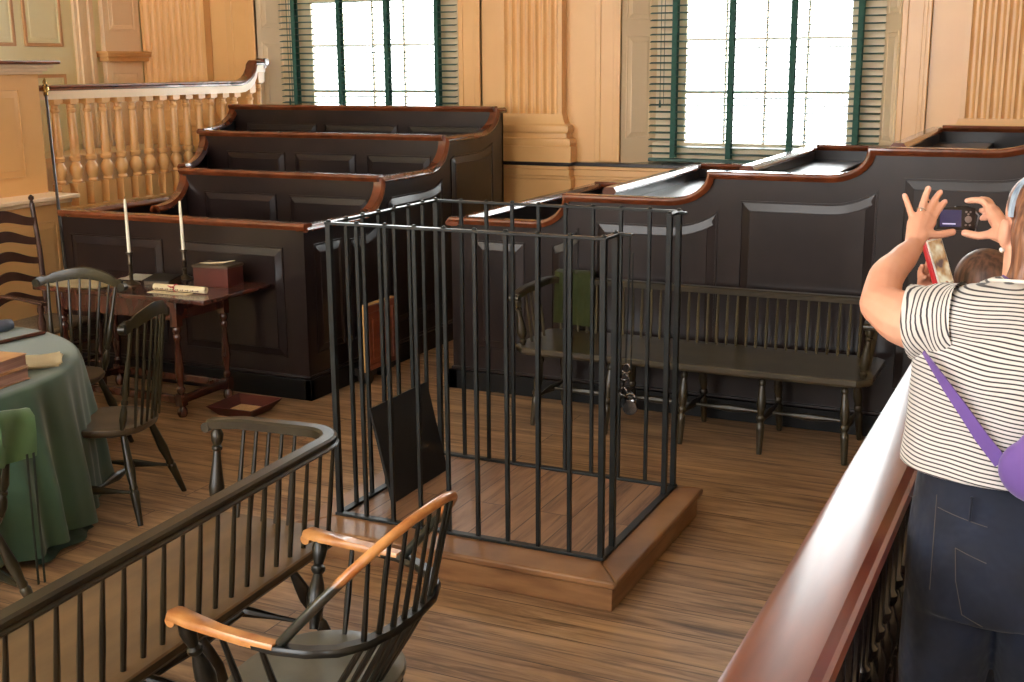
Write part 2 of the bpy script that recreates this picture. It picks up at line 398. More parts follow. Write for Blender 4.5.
def steps(levels, ramps, u0, u1, n=9):
    # top line of a stepped side: flat runs joined by scooped ramps
    P = [(u0, levels[0])]
    for (a, b), z0, z1 in zip(ramps, levels, levels[1:]):
        for k in range(n+1):
            t = k/n*PI/2*.97; P.append((a+(b-a)*math.sin(t), z0+(z1-z0)*(1-math.cos(t))))
        P.append((b, z1))
    P.append((u1, levels[-1])); return P
CAP = [(-.038, -.004), (-.030, -.016), (.030, -.016), (.038, -.004), (.044, .002), (.047, .012), (.044, .022), (.036, .028), (-.036, .028), (-.044, .022), (-.047, .012), (-.044, .002)]

# ================================================================== CAMERA
yaw, pitch, roll, fpx = -.441472, .22468, -.0073132, 1205.13
f = V((math.sin(yaw)*math.cos(pitch), math.cos(yaw)*math.cos(pitch), -math.sin(pitch)))
r = V((math.cos(yaw), -math.sin(yaw), 0)); u = r.cross(f)
r2 = r*math.cos(roll)+u*math.sin(roll); u2 = -r*math.sin(roll)+u*math.cos(roll)
cd = bpy.data.cameras.new('camera'); cam = bpy.data.objects.new('camera', cd); COL.objects.link(cam)
mw = Matrix.Identity(4)
for i in range(3): mw[i][0] = r2[i]; mw[i][1] = u2[i]; mw[i][2] = -f[i]
mw[2][3] = 2.0664; cam.matrix_world = mw
cd.sensor_width = 36; cd.lens = fpx*36/1024; cd.clip_start = .05; cd.clip_end = 100
SC.camera = cam

# ================================================================== ROOM SHELL
WY = 9.5
g = G(); g.box(-8.45, 3.2, -3.2, 9.5, -.12, 0); struct('floor', g, 'floor', smooth=False)
g = G(); g.box(-8.6, 3.4, -3.2, 9.9, 5.0, 5.12); struct('ceiling', g, 'ceil', smooth=False)
g = G(); g.box(3.2, 3.4, -3.2, 9.5, -.12, 5.0); struct('wall_right', g, 'cream', smooth=False)
# unseen wall behind the photographer; openings added and sized for fill light and reflections
g = G(); 
for a, b in ((-8.6, -8.0), (-5.1, -4.1), (-1.1, 1.9), (2.8, 3.4)): g.box(a, b, -3.4, -3.2, 1.3, 4.8)
g.box(-8.6, 3.4, -3.4, -3.2, -.12, 1.3); g.box(-8.6, 3.4, -3.4, -3.2, 4.8, 5.0); struct('wall_front', g, 'cream', smooth=False)
# window wall with two openings
O1, O2 = (-7.10, -4.966), (-3.48, -1.30); Z0, Z1 = 1.25, 4.3
g = G()
for x0, x1 in ((-8.6, O1[0]), (O1[1], O2[0]), (O2[1], 3.4)): g.box(x0, x1, WY, WY+.4, -.12, 5.0)
for a, b in (O1, O2): g.box(a, b, WY, WY+.4, -.12, Z0-.02); g.box(a, b, WY, WY+.4, Z1, 5.0)
struct('wall_back', g, 'yellow', smooth=False)
# dark sill line with moulding below, stepping out round the pilaster plinths
def sill_run(g, x0, x1, y, z0, z1): g.box(x0, x1, y, WY+.02, z0, z1)
g = G()
for x0, x1, d in ((-8.4, -7.55, .15), (-7.55, -4.62, .06), (-4.62, -3.86, .15), (-3.86, -.92, .06), (-.92, .1, .15), (.1, 3.2, .06)):
    g.box(x0, x1, WY-d-.03, WY+.02, 1.245, 1.275)
for a, b in (O1, O2): g.box(a+.0, b-.0, WY, WY+.33, 1.245, 1.268)
struct('trim_1', g, 'sill', bevel=.004)
g = G()
for x0, x1, d in ((-8.4, -7.57, .15), (-7.57, -4.6, .06), (-4.6, -3.88, .15), (-3.88, -.94, .06), (-.94, .08, .15), (.08, 3.2, .06)):
    g.box(x0, x1, WY-d-.015, WY+.01, 1.215, 1.245); g.box(x0, x1, WY-d+.0, WY+.01, 1.16, 1.215)
    g.box(x0, x1, WY-d+.02, WY+.01, 1.13, 1.16); g.box(x0, x1, WY-d+.035, WY+.01, .2, 1.13)
    g.box(x0, x1, WY-d, WY+.01, 0, .2)
struct('trim_2', g, 'yellow', bevel=.006)
# casings beside the windows
def casing(g, x0, x1, z0, z1, y=WY):
    w = x1-x0
    g.box(x0, x1, y-.03, y+.01, z0, z1); g.box(x0, x0+w*.22, y-.038, y+.01, z0, z1)
    g.box(x1-w*.3, x1, y-.034, y+.01, z0, z1); g.box(x1-w*.16, x1, y-.040, y+.01, z0, z1)
g = G()
casing(g, O1[1], O1[1]+.21, 1.28, 4.5); casing(g, O1[0]-.33, O1[0], 1.28, 4.5)
casing(g, O2[0]-.22, O2[0], 1.28, 4.5); casing(g, O2[1], O2[1]+.21, 1.28, 4.5)
for a, b in (O1, O2): g.box(a-.2, b+.2, WY-.05, WY+.01, Z1, Z1+.2)
struct('trim_3', g, 'yellow', bevel=.006)
# fluted pilasters
def pilaster(n, x0, x1, nf):
    root = thing(n, None, None, ((x0+x1)/2, WY-.1, 1.275)); tag(root, kind='structure')
    g = G(); y = WY-.10
    # shaft front as fluted strip
    R = []; m_ = .03; w = (x1-x0-2*m_)/nf; pts = [(x0, y+.09), (x0, y), (x0+m_, y)]
    for k in range(nf):
        a = x0+m_+k*w
        for t in (0.1, .22, .4, .6, .78, .9):
            pts.append((a+w*t, y+.026*math.sin(PI*(t-.1)/.8)**.7 if 0.1 < t < .9 else y))
    pts += [(x1-m_, y), (x1, y), (x1, y+.09)]
    g.rings([[V((p[0], p[1], z)) for p in pts] for z in (1.66, 4.9)])
    obj('shaft', g, 'yellow', root, world=True, angle=25)
    g = G()
    prof = [(.12, 1.275), (.12, 1.40), (.105, 1.405), (.115, 1.43), (.105, 1.465), (.07, 1.475), (.065, 1.51), (.085, 1.525), (.09, 1.55), (.075, 1.575), (.045, 1.59), (.025, 1.62), (.005, 1.67)]
    R = []
    for d, z in prof:
        e = d*.85
        R.append([V((x0-e, y+.09, z)), V((x0-e, y-e*.5, z)), V((x1+e, y-e*.5, z)), V((x1+e, y+.09, z))])
    g.rings(R); obj('moulded_base', g, 'yellow', root, world=True, angle=20)
pilaster('trim_4', -4.53, -3.97, 7)
pilaster('trim_5', -.85, .02, 10)
pilaster('trim_6', -8.40, -7.63, 9)

# windows: splayed panelled reveals, sash, glass
def window(n, a, b, ba, bb):
    root = thing(n, None, None, ((a+b)/2, WY+.3, Z0)); tag(root, kind='structure')
    for sx, xa, xb in ((1, a, ba), (-1, b, bb)):
        g = G(); y0, y1 = WY-.005, WY+.33
        P0, P1 = V((xa, y0, 0)), V((xb+(xb-xa)*.1, y1, 0))
        d = P1-P0; Ln = d.length; d.normalize(); nrm = V((d.y, -d.x, 0))
        if nrm.x*sx < 0: nrm = -nrm
        F = lambda uu, vv, dd: P0+d*uu+V((0, 0, vv))+nrm*dd
        R = [F(0, 1.268, 0), F(Ln, 1.268, 0), F(Ln, Z1, 0), F(0, Z1, 0)]
        g.rings([[p-nrm*.03 for p in R], R])
        for z0, z1 in ((1.47, 2.30), (2.42, 3.3), (3.42, 4.2)): raised(g, rect(.05, Ln-.07, z0, z1), F, bev=.035, h=.012)
        obj('reveal_panel', g, 'cream', root, world=True, angle=15)
    g = G(); y0, y1 = WY+.33, WY+.38
    g.box(a-.0, ba+.27, y0, y1, Z0, Z1); g.box(bb-.27, b, y0, y1, Z0, Z1)
    g.box(ba, bb, y0-.03, y1, Z0, 1.43); g.box(ba, bb, y0, y1, Z1-.08, Z1)
    obj('window_frame', g, 'sash', root, world=True, bevel=.006)
    g = G(); xa, xb = ba+.27, bb-.27
    for k in range(1, 4):
        x = xa+(xb-xa)*k/4; g.box(x-.008, x+.008, y0+.01, y1-.01, 1.43, Z1-.08)
    for z in (1.84, 2.26, 2.68, 3.10, 3.52, 3.94): g.box(xa, xb, y0+.012, y1-.012, z-(.011 if z != 2.68 else .025), z+(.011 if z != 2.68 else .025))
    obj('glazing_bars', g, 'sash', root, world=True)
    g = G(); g.box(xa-.02, xb+.02, y0+.022, y0+.026, 1.42, Z1-.07)
    obj('pane', g, 'glass', root, world=True, smooth=False)
window('window_1', O1[0], O1[1], -6.99, -5.12)
window('window_2', O2[0], O2[1], -3.31, -1.45)

# venetian blinds
def blind(x0, x1, tapes, label):
    root = thing('venetian_blind', label, 'blind', ((x0+x1)/2, 9.72, 1.29), 0, 'green venetian blinds')
    g = G(); z = 1.345; c, s = math.cos(.12), math.sin(.12)
    Y = 9.72
    while z < 4.12:
        mx = Matrix.Translation((0, Y, z)) @ Matrix.Rotation(.17, 4, 'X')
        g.box(x0, x1, -.026, .026, -.0026, .0026, mx); z += .0565
    obj('slats', g, 'green', root, world=True, smooth=False)
    for t in tapes:
        g = G()
        for dy in (-.030, .030): g.box(t-.021, t+.021, Y+dy-.001, Y+dy+.001, 1.31, 4.15)
        obj('tape', g, 'tape', root, world=True, smooth=False)
    g = G(); g.box(x0, x1, Y-.028, Y+.028, 1.278, 1.305); obj('bottom_rail', g, 'green', root, world=True, bevel=.004)
    g = G(); g.box(x0, x1, Y-.03, Y+.03, 4.13, 4.22); obj('head_rail', g, 'green', root, world=True, bevel=.004)
    g = G()
    for cx in (x0+.10, x0+.13): g.tube([(cx, Y-.04, 4.15), (cx, Y-.04, 1.75)], .0025, 6)
    g.tube([(x0+.10, Y-.04, 1.78), (x0+.10, Y-.04, 1.72)], [.006, .011], 8)
    obj('pull_cord', g, 'green', root, world=True)
blind(-6.99, -5.12, (-6.83, -6.33, -5.825, -5.305), 'green venetian blind in the left window, behind the tiered seats')
blind(-3.31, -1.45, (-3.10, -2.63, -2.14, -1.63), 'green venetian blind in the right window, over the lower seating box')

# left wall with door, moulded strips, pedestal block
LX = -8.45
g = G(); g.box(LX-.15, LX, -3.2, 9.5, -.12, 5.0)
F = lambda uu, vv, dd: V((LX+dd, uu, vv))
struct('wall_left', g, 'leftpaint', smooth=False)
g = G()
g.box(LX-.01, LX+.03, 8.56, 8.80, 0, 5.0); g.box(LX-.01, LX+.05, 8.60, 8.66, 0, 5.0); g.box(LX-.01, LX+.055, 8.72, 8.77, 0, 5.0)
g.box(LX-.01, LX+.05, 8.90, 9.38, 0, 5.0)
F2 = lambda uu, vv, dd: V((LX+.05+dd, uu, vv))
raised(g, rect(8.97, 9.31, 2.42, 4.4), F2, .03, .01); raised(g, rect(8.97, 9.31, 1.2, 2.03), F2, .03, .01)
struct('trim_7', g, 'cream', bevel=.005, angle=15)
g = G(); g.box(LX, LX+.11, 8.86, 9.42, 2.13, 2.17); g.box(LX, LX+.14, 8.83, 9.44, 2.17, 2.20); g.box(LX, LX+.16, 8.81, 9.45, 2.20, 2.225)
struct('trim_8', g, 'yellow', bevel=.005)
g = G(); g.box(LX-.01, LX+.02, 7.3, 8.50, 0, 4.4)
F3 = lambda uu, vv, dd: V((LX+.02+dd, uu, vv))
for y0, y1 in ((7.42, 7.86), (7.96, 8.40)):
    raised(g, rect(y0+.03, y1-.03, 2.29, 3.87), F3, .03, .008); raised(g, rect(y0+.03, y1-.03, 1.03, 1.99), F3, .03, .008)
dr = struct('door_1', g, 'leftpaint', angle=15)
g = G()
for y0, y1 in ((7.42, 7.86), (7.96, 8.40)):
    for z0, z1 in ((2.26, 3.9), (1.0, 2.02)):
        for a0, a1, b0, b1 in ((y0, y0+.03, z0, z1), (y1-.03, y1, z0, z1), (y0+.03, y1-.03, z0, z0+.03), (y0+.03, y1-.03, z1-.03, z1)): g.box(LX+.015, LX+.034, a0, a1, b0, b1)
struct('panel_bead', g, 'bead', dr, bevel=.004)

# ================================================================== JUDGE'S BENCH: balustrade + panelled pedestal
def baluster(g, x, y, z0, z1):
    h = z1-z0; w = .043
    g.box(x-w, x+w, y-w, y+w, z0, z0+h*.20); g.box(x-w, x+w, y-w, y+w, z1-h*.10, z1)
    pr = [(.20, .026), (.215, .034), (.235, .026), (.27, .036), (.31, .043), (.345, .040), (.375, .026), (.39, .024), (.40, .036), (.43, .038), (.445, .028), (.47, .030), (.60, .028), (.82, .021), (.83, .027), (.85, .028), (.86, .021), (.885, .021), (.895, .032), (.90, .032)]
    g.lathe((x, y, z0), (x, y, z1), [(a, b*1.22) for a, b in pr], 14)
root = thing('balustrade', 'cream turned balustrade with mahogany handrail curving up beside the left window', 'balustrade', (-7.0, 8.1, 1.0))
z_r = 1.895
yy = 6.84; k = 0
while yy < 9.1:
    g = G(); baluster(g, -7.0, yy, 1.04, z_r-.0); obj('baluster', g, 'yellow', root, world=True, angle=35); yy += .164
for yy, zz in ((9.2, 1.93), (9.335, 2.03)):
    g = G(); baluster(g, -7.0, yy, 1.04, zz); obj('baluster', g, 'yellow', root, world=True, angle=35)
g = G(); g.box(-7.05, -6.95, 6.62, 9.46, .9, 1.04); obj('bottom_rail', g, 'yellow', root, world=True, bevel=.006)
path = [(-7, 6.62, 0), (-7, 9.02, 0)]+[(-7, 9.02+.22*math.sin(t), .17*(1-math.cos(t))) for t in (.3, .6, .9, 1.2, 1.45)]+[(-7, 9.27, .18), (-7, 9.40, .18)]
g = G(); pf = [(-.045, -.012), (.045, -.012), (.045, .05), (-.045, .05)]
g.sweep([(p[0], p[1], p[2]+z_r) for p in path], (1, 0, 0), pf); obj('under_rail', g, 'cream', root, world=True, angle=25)
HR = [(-.05, .0), (-.03, -.005), (.03, -.005), (.05, .0), (.058, .012), (.05, .022), (.052, .036), (.035, .046), (-.035, .046), (-.052, .036), (-.05, .022), (-.058, .012)]
g = G(); g.sweep([(p[0], p[1], p[2]+z_r+.052) for p in path], (1, 0, 0), HR); obj('handrail', g, 'rail', root, world=True, angle=30)
g = G(); g.tube([(-7.055, 9.42, 2.115), (-6.945, 9.42, 2.115)], .035, 14); g.box(-7.05, -6.95, 9.38, 9.42, 2.06, 2.14); obj('scroll_end', g, 'rail', root, world=True, bevel=.004)
# pedestal: face is the plane x = -6.9
root = thing('panelled_pedestal', 'tall ochre panelled pedestal with moulded cap at the left edge of the picture', 'pedestal', (-7.3, 5.4, 0))
g = G(); g.box(-7.7, -6.9, 4.0, 6.61, 0, 2.03)
F = lambda uu, vv, dd: V((-6.9+dd, uu, vv))
raised(g, rect(5.60, 6.42, 1.30, 1.93), F, .045, .012); raised(g, rect(4.60, 5.45, 1.30, 1.93), F, .045, .012)
obj('body', g, 'yellow', root, world=True, angle=15)
g = G()
for d, z0, z1 in ((.025, 2.03, 2.05), (.05, 2.05, 2.075), (.08, 2.075, 2.10)): g.box(-7.7, -6.9+d, 4.0, 6.61+d, z0, z1)
obj('cap_moulding', g, 'cream', root, world=True, bevel=.004)
g = G(); g.box(-7.72, -6.9+.115, 3.98, 6.61+.115, 2.10, 2.125); obj('dark_top', g, 'rail', root, world=True, bevel=.006)
g = G(); g.box(-7.0, -6.62, 4.0, 6.64, 1.15, 1.18); g.box(-7.0, -6.66, 4.0, 6.60, 1.12, 1.15); obj('ledge', g, 'cream', root, world=True, bevel=.005)
g = G(); g.box(-7.0, -6.70, 4.0, 6.55, 0, 1.12)
F = lambda uu, vv, dd: V((-6.70+dd, uu, vv))
for y0 in (4.7, 5.65): raised(g, rect(y0, y0+.82, .2, 1.0), F, .04, .012)
obj('lower_panel', g, 'yellow', root, world=True, angle=15)
g = G(); g.box(-7.05, -6.955, 6.72, 9.30, 0, .9); struct('trim_9', g, 'yellow')
g = G(); g.box(-8.4, -7.72, 4.0, 9.3, .85, .9); g.box(-8.3, -7.72, 7.2, 9.2, .9, 1.35); struct('floor', g, 'cream')

# ================================================================== LEFT TIERED BOX
lv = [1.10, 1.32, 1.54, 1.72]; rp = [(6.78, 7.06), (7.70, 7.99), (8.50, 8.86)]
XR = -4.32
root = thing('jury_box', 'dark brown tiered seating box on the left with four stepped red-brown rails', 'jury box', (-5.3, 7.5, 0), 0, 'panelled tiered seating boxes')
prof = steps(lv, rp, 6.14, 9.0)
g = G(); g.prism([(6.14, 0)]+prof+[(9.0, 0)], lambda a, b: V((XR-.04, a, b)), lambda a, b: V((XR, a, b)))
F = lambda uu, vv, dd: V((XR+dd, uu, vv))
def under(prof, u0, u1, d, zb):
    pts = [(u0, zb), (u1, zb)]; top = []
    n_ = 14
    P2 = inset([(prof[0][0], -5)]+prof+[(prof[-1][0], -5)], d)[1:-1]
    def zt(x):
        best = None
        for a_, b_ in zip(P2, P2[1:]):
            if min(a_[0], b_[0]) <= x <= max(a_[0], b_[0]) and abs(a_[0]-b_[0]) > 1e-6:
                z = a_[1]+(b_[1]-a_[1])*(x-a_[0])/(b_[0]-a_[0]); best = z if best is None else min(best, z)
        return best if best is not None else P2[0][1]
    for k in range(n_+1):
        x = u1+(u0-u1)*k/n_; top.append((x, zt(x)))
    return pts+top
raised(g, rect(6.24, 6.56, .28, .985), F, .045, .014)
for a_, b_ in ((6.66, 7.04), (7.14, 7.94), (8.08, 8.80)): raised(g, under(prof, a_, b_, .135, .28), F, .045, .014)
obj('side_panel', g, 'dark', root, world=True, angle=15)
g = G(); g.sweep([(XR-.01, a, b+.0) for a, b in prof], (1, 0, 0), CAP, up=None); obj('side_handrail', g, 'rail', root, world=True, angle=30)
g = G(); g.box(-6.30, XR-.04, 6.14, 6.18, 0, 1.10); g.box(-6.66, -6.35, 6.46, 6.5, 0, 1.08)
F = lambda uu, vv, dd: V((uu, 6.14-dd, vv))
raised(g, rect(-6.24, -5.44, .26, .97), F, .045, .014); raised(g, rect(-5.29, -4.48, .26, .97), F, .045, .014)
obj('front_panel', g, 'dark', root, world=True, angle=15)
g = G(); g.sweep([(-6.31, 6.15, 1.10), (XR+.03, 6.15, 1.10)], (0, 1, 0), CAP, up=(0, 0, 1)); obj('front_handrail', g, 'rail', root, world=True, angle=30)
g = G(); g.box(-6.30, -6.26, 6.18, 7.5, 0, 1.10); obj('left_panel', g, 'dark', root, world=True)
g = G(); g.sweep([(-6.28, 6.15, 1.10), (-6.28, 7.5, 1.10)], (1, 0, 0), CAP); obj('left_handrail', g, 'rail', root, world=True, angle=30)
rows = [(7.06, 1.32, -6.0, 6.70, -5.93, 1.12), (7.99, 1.54, -6.56, 7.45, -6.30, 1.35), (8.86, 1.72, -6.93, 8.28, -6.78, 1.57)]
pans = [[(-5.81, -5.17), (-5.06, -4.41)], [(-6.32, -5.75), (-5.66, -5.09), (-4.99, -4.43)], [(-6.78, -6.03), (-5.95, -5.22), (-5.12, -4.45)]]
for (Y, z, xl, ya, xa, za), pn in zip(rows, pans):
    g = G(); g.box(xl, XR-.04, Y-.02, Y+.02, .3, z)
    F = lambda uu, vv, dd, Y=Y: V((uu, Y-.02-dd, vv))
    for a_, b_ in pn: raised(g, rect(a_, b_, .45, z-.13), F, .04, .013)
    obj('row_partition', g, 'dark', root, world=True, angle=15)
    g = G(); g.sweep([(xl-.02, Y, z), (XR, Y, z)], (0, 1, 0), CAP, up=(0, 0, 1)); obj('row_handrail', g, 'rail', root, world=True, angle=30)
    n_ = 10; P = []
    for k in range(n_+1):
        t = k/n_*PI/2*.98; P.append(V((xa+(xl-xa)*math.sin(t), ya+(Y-ya)*math.sin(t), za-.02+(z-za+.02)*(1-math.cos(t)))))
    P.insert(0, P[0]+V((.0, -.06, 0)))
    g = G(); g.sweep([p for p in P], (1, 0, 0), CAP); obj('curved_end_rail', g, 'rail', root, world=True, angle=30)
    g = G(); R = []
    g.rings([[V((p.x-.02, p.y, za-.9)), V((p.x+.02, p.y, za-.9)), V((p.x+.02, p.y, p.z)), V((p.x-.02, p.y, p.z))] for p in P])
    obj('curved_end_panel', g, 'dark', root, world=True)
g = G()
for k, (y0, y1) in enumerate(((6.18, 7.04), (7.08, 7.97), (8.01, 8.84))): g.box(-6.3-.25*k, XR-.04, y0, y1, 0, .16+.2*k)
obj('stepped_floor', g, 'darkin', root, world=True)
g = G()
for k, y1 in enumerate((7.04, 7.97, 8.84)): g.box(-5.9-.3*k, XR-.05, y1-.36, y1, .56+.2*k, .59+.2*k)
obj('seat_board', g, 'darkin', root, world=True, bevel=.005)
g = G(); g.box(-6.32, XR+.025, 6.115, 6.16, 0, .135); g.box(XR-.02, XR+.025, 6.115, 9.0, 0, .135); obj('baseboard', g, 'black', root, world=True, bevel=.004)
g = G(); g.box(-6.31, XR+.014, 6.126, 6.16, .135, .155); g.box(XR-.02, XR+.014, 6.126, 9.0, .135, .155); obj('base_moulding', g, 'dark', root, world=True, bevel=.006)
g = G(); g.box(-6.45, XR, 8.97, 9.0, 0, 1.72); obj('back_panel', g, 'dark', root, world=True)

# ================================================================== RIGHT TIERED BOX
YF = 6.8
lv = [1.10, 1.275, 1.44, 1.595, 1.78]; rp = [(-3.06, -2.83), (-2.20, -1.93), (-1.27, -1.04), (-.45, -.12)]
root = thing('jury_box', 'dark brown seating box behind the long bench, its rail rising rightward in scooped steps', 'jury box', (-1.3, 8.0, 0), 0, 'panelled tiered seating boxes')
prof = steps(lv, rp, -3.64, 1.1)
g = G(); g.prism([(-3.64, 0)]+prof+[(1.1, 0)], lambda a, b: V((a, YF, b)), lambda a, b: V((a, YF+.04, b)))
F = lambda uu, vv, dd: V((uu, YF-dd, vv))
raised(g, rect(-3.47, -3.12, .28, .985), F, .045, .014)
for a_, b_ in ((-2.94, -2.76), (-2.64, -1.89), (-1.76, -1.0), (-.87, -.1), (.05, .95)): raised(g, under(prof, a_, b_, .135, .28), F, .045, .014)
obj('front_panel', g, 'dark', root, world=True, angle=15)
g = G(); g.sweep([(a, YF+.01, b) for a, b in prof], (0, 1, 0), CAP, up=(0, 0, 1)); obj('front_handrail', g, 'rail', root, world=True, angle=30)
g = G(); g.box(-3.64, -3.60, YF+.04, 9.36, 0, 1.10); obj('left_panel', g, 'dark', root, world=True)
g = G(); g.sweep([(-3.62, YF-.03, 1.10), (-3.62, 9.37, 1.10)], (1, 0, 0), CAP); obj('left_handrail', g, 'rail', root, world=True, angle=30)
for X, z in ((-2.83, 1.275), (-1.93, 1.44), (-1.04, 1.595), (-.12, 1.78)):
    g = G(); g.box(X+.03, X+.07, 7.42, 9.36, .3, z); 
    F = lambda uu, vv, dd, X=X: V((X+.07+dd, uu, vv))
    for y0 in (7.5, 8.15, 8.78): raised(g, rect(y0, y0+.52, .6, z-.12), F, .04, .012)
    obj('row_partition', g, 'dark', root, world=True, angle=15)
    g = G(); g.box(X+.072, X+.44, 7.5, 9.33, z-.115, z-.09); obj('writing_shelf', g, 'darkin', root, world=True, bevel=.004)
    g = G(); g.sweep([(X+.05, 7.38, z), (X+.05, 9.36, z)], (1, 0, 0), CAP); obj('row_handrail', g, 'rail', root, world=True, angle=30)
g = G(); lz = [1.10]+lv[1:]
for (x0, x1), z in zip(((-3.64, -2.8), (-2.8, -1.9), (-1.9, -1.0), (-1.0, -.1), (-.1, 1.1)), lv): g.box(x0, x1, 9.34, 9.38, 0, z)
obj('back_panel', g, 'dark', root, world=True)
for (x0, x1), z in zip(((-3.64, -2.84), (-2.74, -1.94), (-1.84, -1.05), (-.95, -.13), (-.03, 1.1)), lv):
    g = G(); g.sweep([(x0, 9.36, z), (x1, 9.36, z)], (0, 1, 0), CAP, up=(0, 0, 1)); obj('back_handrail', g, 'rail', root, world=True, angle=30)
g = G()
for k, (x0, x1) in enumerate(((-3.64, -2.8), (-2.8, -1.9), (-1.9, -1.0), (-1.0, -.1), (-.1, 1.1))): g.box(x0, x1, YF+.04, 9.34, 0, .16+.18*k)
obj('stepped_floor', g, 'darkin', root, world=True)
g = G()
for k, x1 in enumerate((-2.8, -1.9, -1.01, -.09)): g.box(x1-.36, x1-.0, 7.45, 9.33, .58+.18*k, .61+.18*k)
obj('seat_board', g, 'darkin', root, world=True, bevel=.005)
g = G(); g.box(-3.665, 1.1, YF-.028, YF+.02, 0, .125); g.box(-3.665, -3.60, YF-.028, 9.36, 0, .125); obj('baseboard', g, 'black', root, world=True, bevel=.004)
g = G(); g.box(-3.65, 1.1, YF-.016, YF+.02, .125, .145); obj('base_moulding', g, 'dark', root, world=True, bevel=.006)
g = G(); g.box(1.06, 1.1, YF+.04, 9.36, 0, 1.78); obj('right_panel', g, 'dark', root, world=True)

# ================================================================== PRISONER'S DOCK
PZ = .1336
root = thing('dock_platform', 'low worn wooden platform with rounded edge carrying the iron cage', 'platform', (-2.23, 4.62, 0))
g = G(); g.box(-2.96, -1.50, 4.062, 5.19, 0, .105); obj('platform_base', g, 'platside', root, world=True, bevel=.003)
g = G(); g.box(-2.845, -1.612, 4.228, 5.163, .100, PZ); obj('platform_floor', g, 'plat', root, world=True, smooth=False)
g = G()
x0, x1, y0, y1 = -2.98, -1.478, 4.04, 5.215; xi0, xi1, yi0, yi1 = -2.845, -1.612, 4.228, 5.163
for q in (((x0, y0), (x1, y0), (xi1, yi0), (xi0, yi0)), ((x1, y0), (x1, y1), (xi1, yi1), (xi1, yi0)), ((x1, y1), (x0, y1), (xi0, yi1), (xi1, yi1)), ((x0, y1), (x0, y0), (xi0, yi0), (xi0, yi1))):
    g.rings([[V((a, b, .1)) for a, b in q], [V((a, b, PZ)) for a, b in q]])
obj('platform_border', g, 'platside', root, world=True, bevel=.009)
CX0, CX1, CY0, CY1, CZ = -2.845, -1.612, 4.228, 5.163, PZ+1.3
root = thing('iron_cage', 'open topped iron bar cage with a gap on its right side', 'cage', (-2.23, 4.7, PZ))
def bar(x, y, w):
    g = G(); g.box(x-w/2, x+w/2, y-w/2, y+w/2, PZ+.012, CZ-.012); 
    g.lathe((x, y, CZ), (x, y, CZ+.009), [(0, .011), (.5, .011), (1, .006)], 8)
    obj('bar', g, 'iron', root, world=True, smooth=False, bevel=.0015)
for i in range(10):
    w = .024 if i in (0, 9) else .0165
    bar(CX0+(CX1-CX0)*i/9, CY0, w); bar(CX0+(CX1-CX0)*i/9, CY1, w if i else .024)
for i in range(1, 7): bar(CX0, CY0+(CY1-CY0)*i/7, .0165)
bar(CX1, 4.357, .024); bar(CX1, 5.03, .024)
def strap(name, x0, x1, y0, y1, z0, z1):
    g = G(); g.box(x0, x1, y0, y1, z0, z1); obj(name, g, 'iron', root, world=True, smooth=False, bevel=.002)
h = .014
strap('top_strap', CX0-h, CX1+h, CY0-h, CY0+h, CZ-.012, CZ); strap('top_strap', CX0-h, CX1+h, CY1-h, CY1+h, CZ-.012, CZ)
strap('top_strap', CX0-h, CX0+h, CY0+h, CY1-h, CZ-.012, CZ)
strap('top_strap', CX1-h, CX1+h, CY0+h, 4.385, CZ-.012, CZ); strap('top_strap', CX1-h, CX1+h, 5.01, CY1-h, CZ-.012, CZ)
h = .017
strap('bottom_strap', CX0-h, CX1+h, CY0-h, CY0+h, PZ, PZ+.012); strap('bottom_strap', CX0-h, CX1+h, CY1-h, CY1+h, PZ, PZ+.012)
strap('bottom_strap', CX0-h, CX0+h, CY0+h, CY1-h, PZ, PZ+.012); strap('bottom_strap', CX1-h, CX1+h, CY0+h, CY1-h, PZ, PZ+.012)
strap('hinge_lug', CX1+.01, CX1+.065, 4.352, 4.378, CZ-.012, CZ); strap('hinge_lug', CX1+.01, CX1+.05, 5.1, 5.125, CZ-.012, CZ)
g = G(); xl, yl = CX1+.055, 4.365
g.tube([(xl, yl, CZ), (xl-.004, yl, 1.2), (xl-.01, yl, .92)], .0042, 8); g.tube([(xl+.012, yl, 1.36), (xl+.012, yl, .9)], .0032, 8)
hasp = obj('hanging_rod', g, 'iron', root, world=True)
g = G()
def ring(g, c, R_, r_, ax=0, n=16):
    g.tube([V(c)+V((math.cos(a)*R_ if ax != 0 else 0, math.sin(a)*R_ if ax != 1 else (0), math.sin(a)*R_ if ax == 1 else math.cos(a)*R_ if ax == 0 else 0)) for a in [2*PI*k/n for k in range(n+1)]], r_, 6)
ring(g, (xl-.008, yl, .895), .018, .004, 1); ring(g, (xl-.016, yl-.0, .86), .014, .004, 1); ring(g, (xl-.02, yl, .80), .016, .004, 1)
g.tube([(xl-.014, yl, .85), (xl-.022, yl, .79)], .004, 6)
g.tube([(xl+.012, yl+.01, .74), (xl+.012, yl-.01, .74)], .03, 18); ring(g, (xl+.012, yl, .775), .02, .005, 1)
obj('padlock', g, 'steel', hasp, world=True)
# black board leaning inside the cage
g = G(); A = V((-2.70, 4.432, PZ+.001)); B = V((-2.70, 4.952, PZ+.001)); tp = V((-2.822-(-2.70), .028, .425))
n_ = (B-A).cross(tp).normalized()*.006
g.rings([[A-n_, B-n_, B+tp-n_, A+tp-n_], [A+n_, B+n_, B+tp+n_, A+tp+n_]])
obj('black_board', g, 'boardblack', smooth=False, label='plain square black board leaning against the bars inside the cage', cat='board')

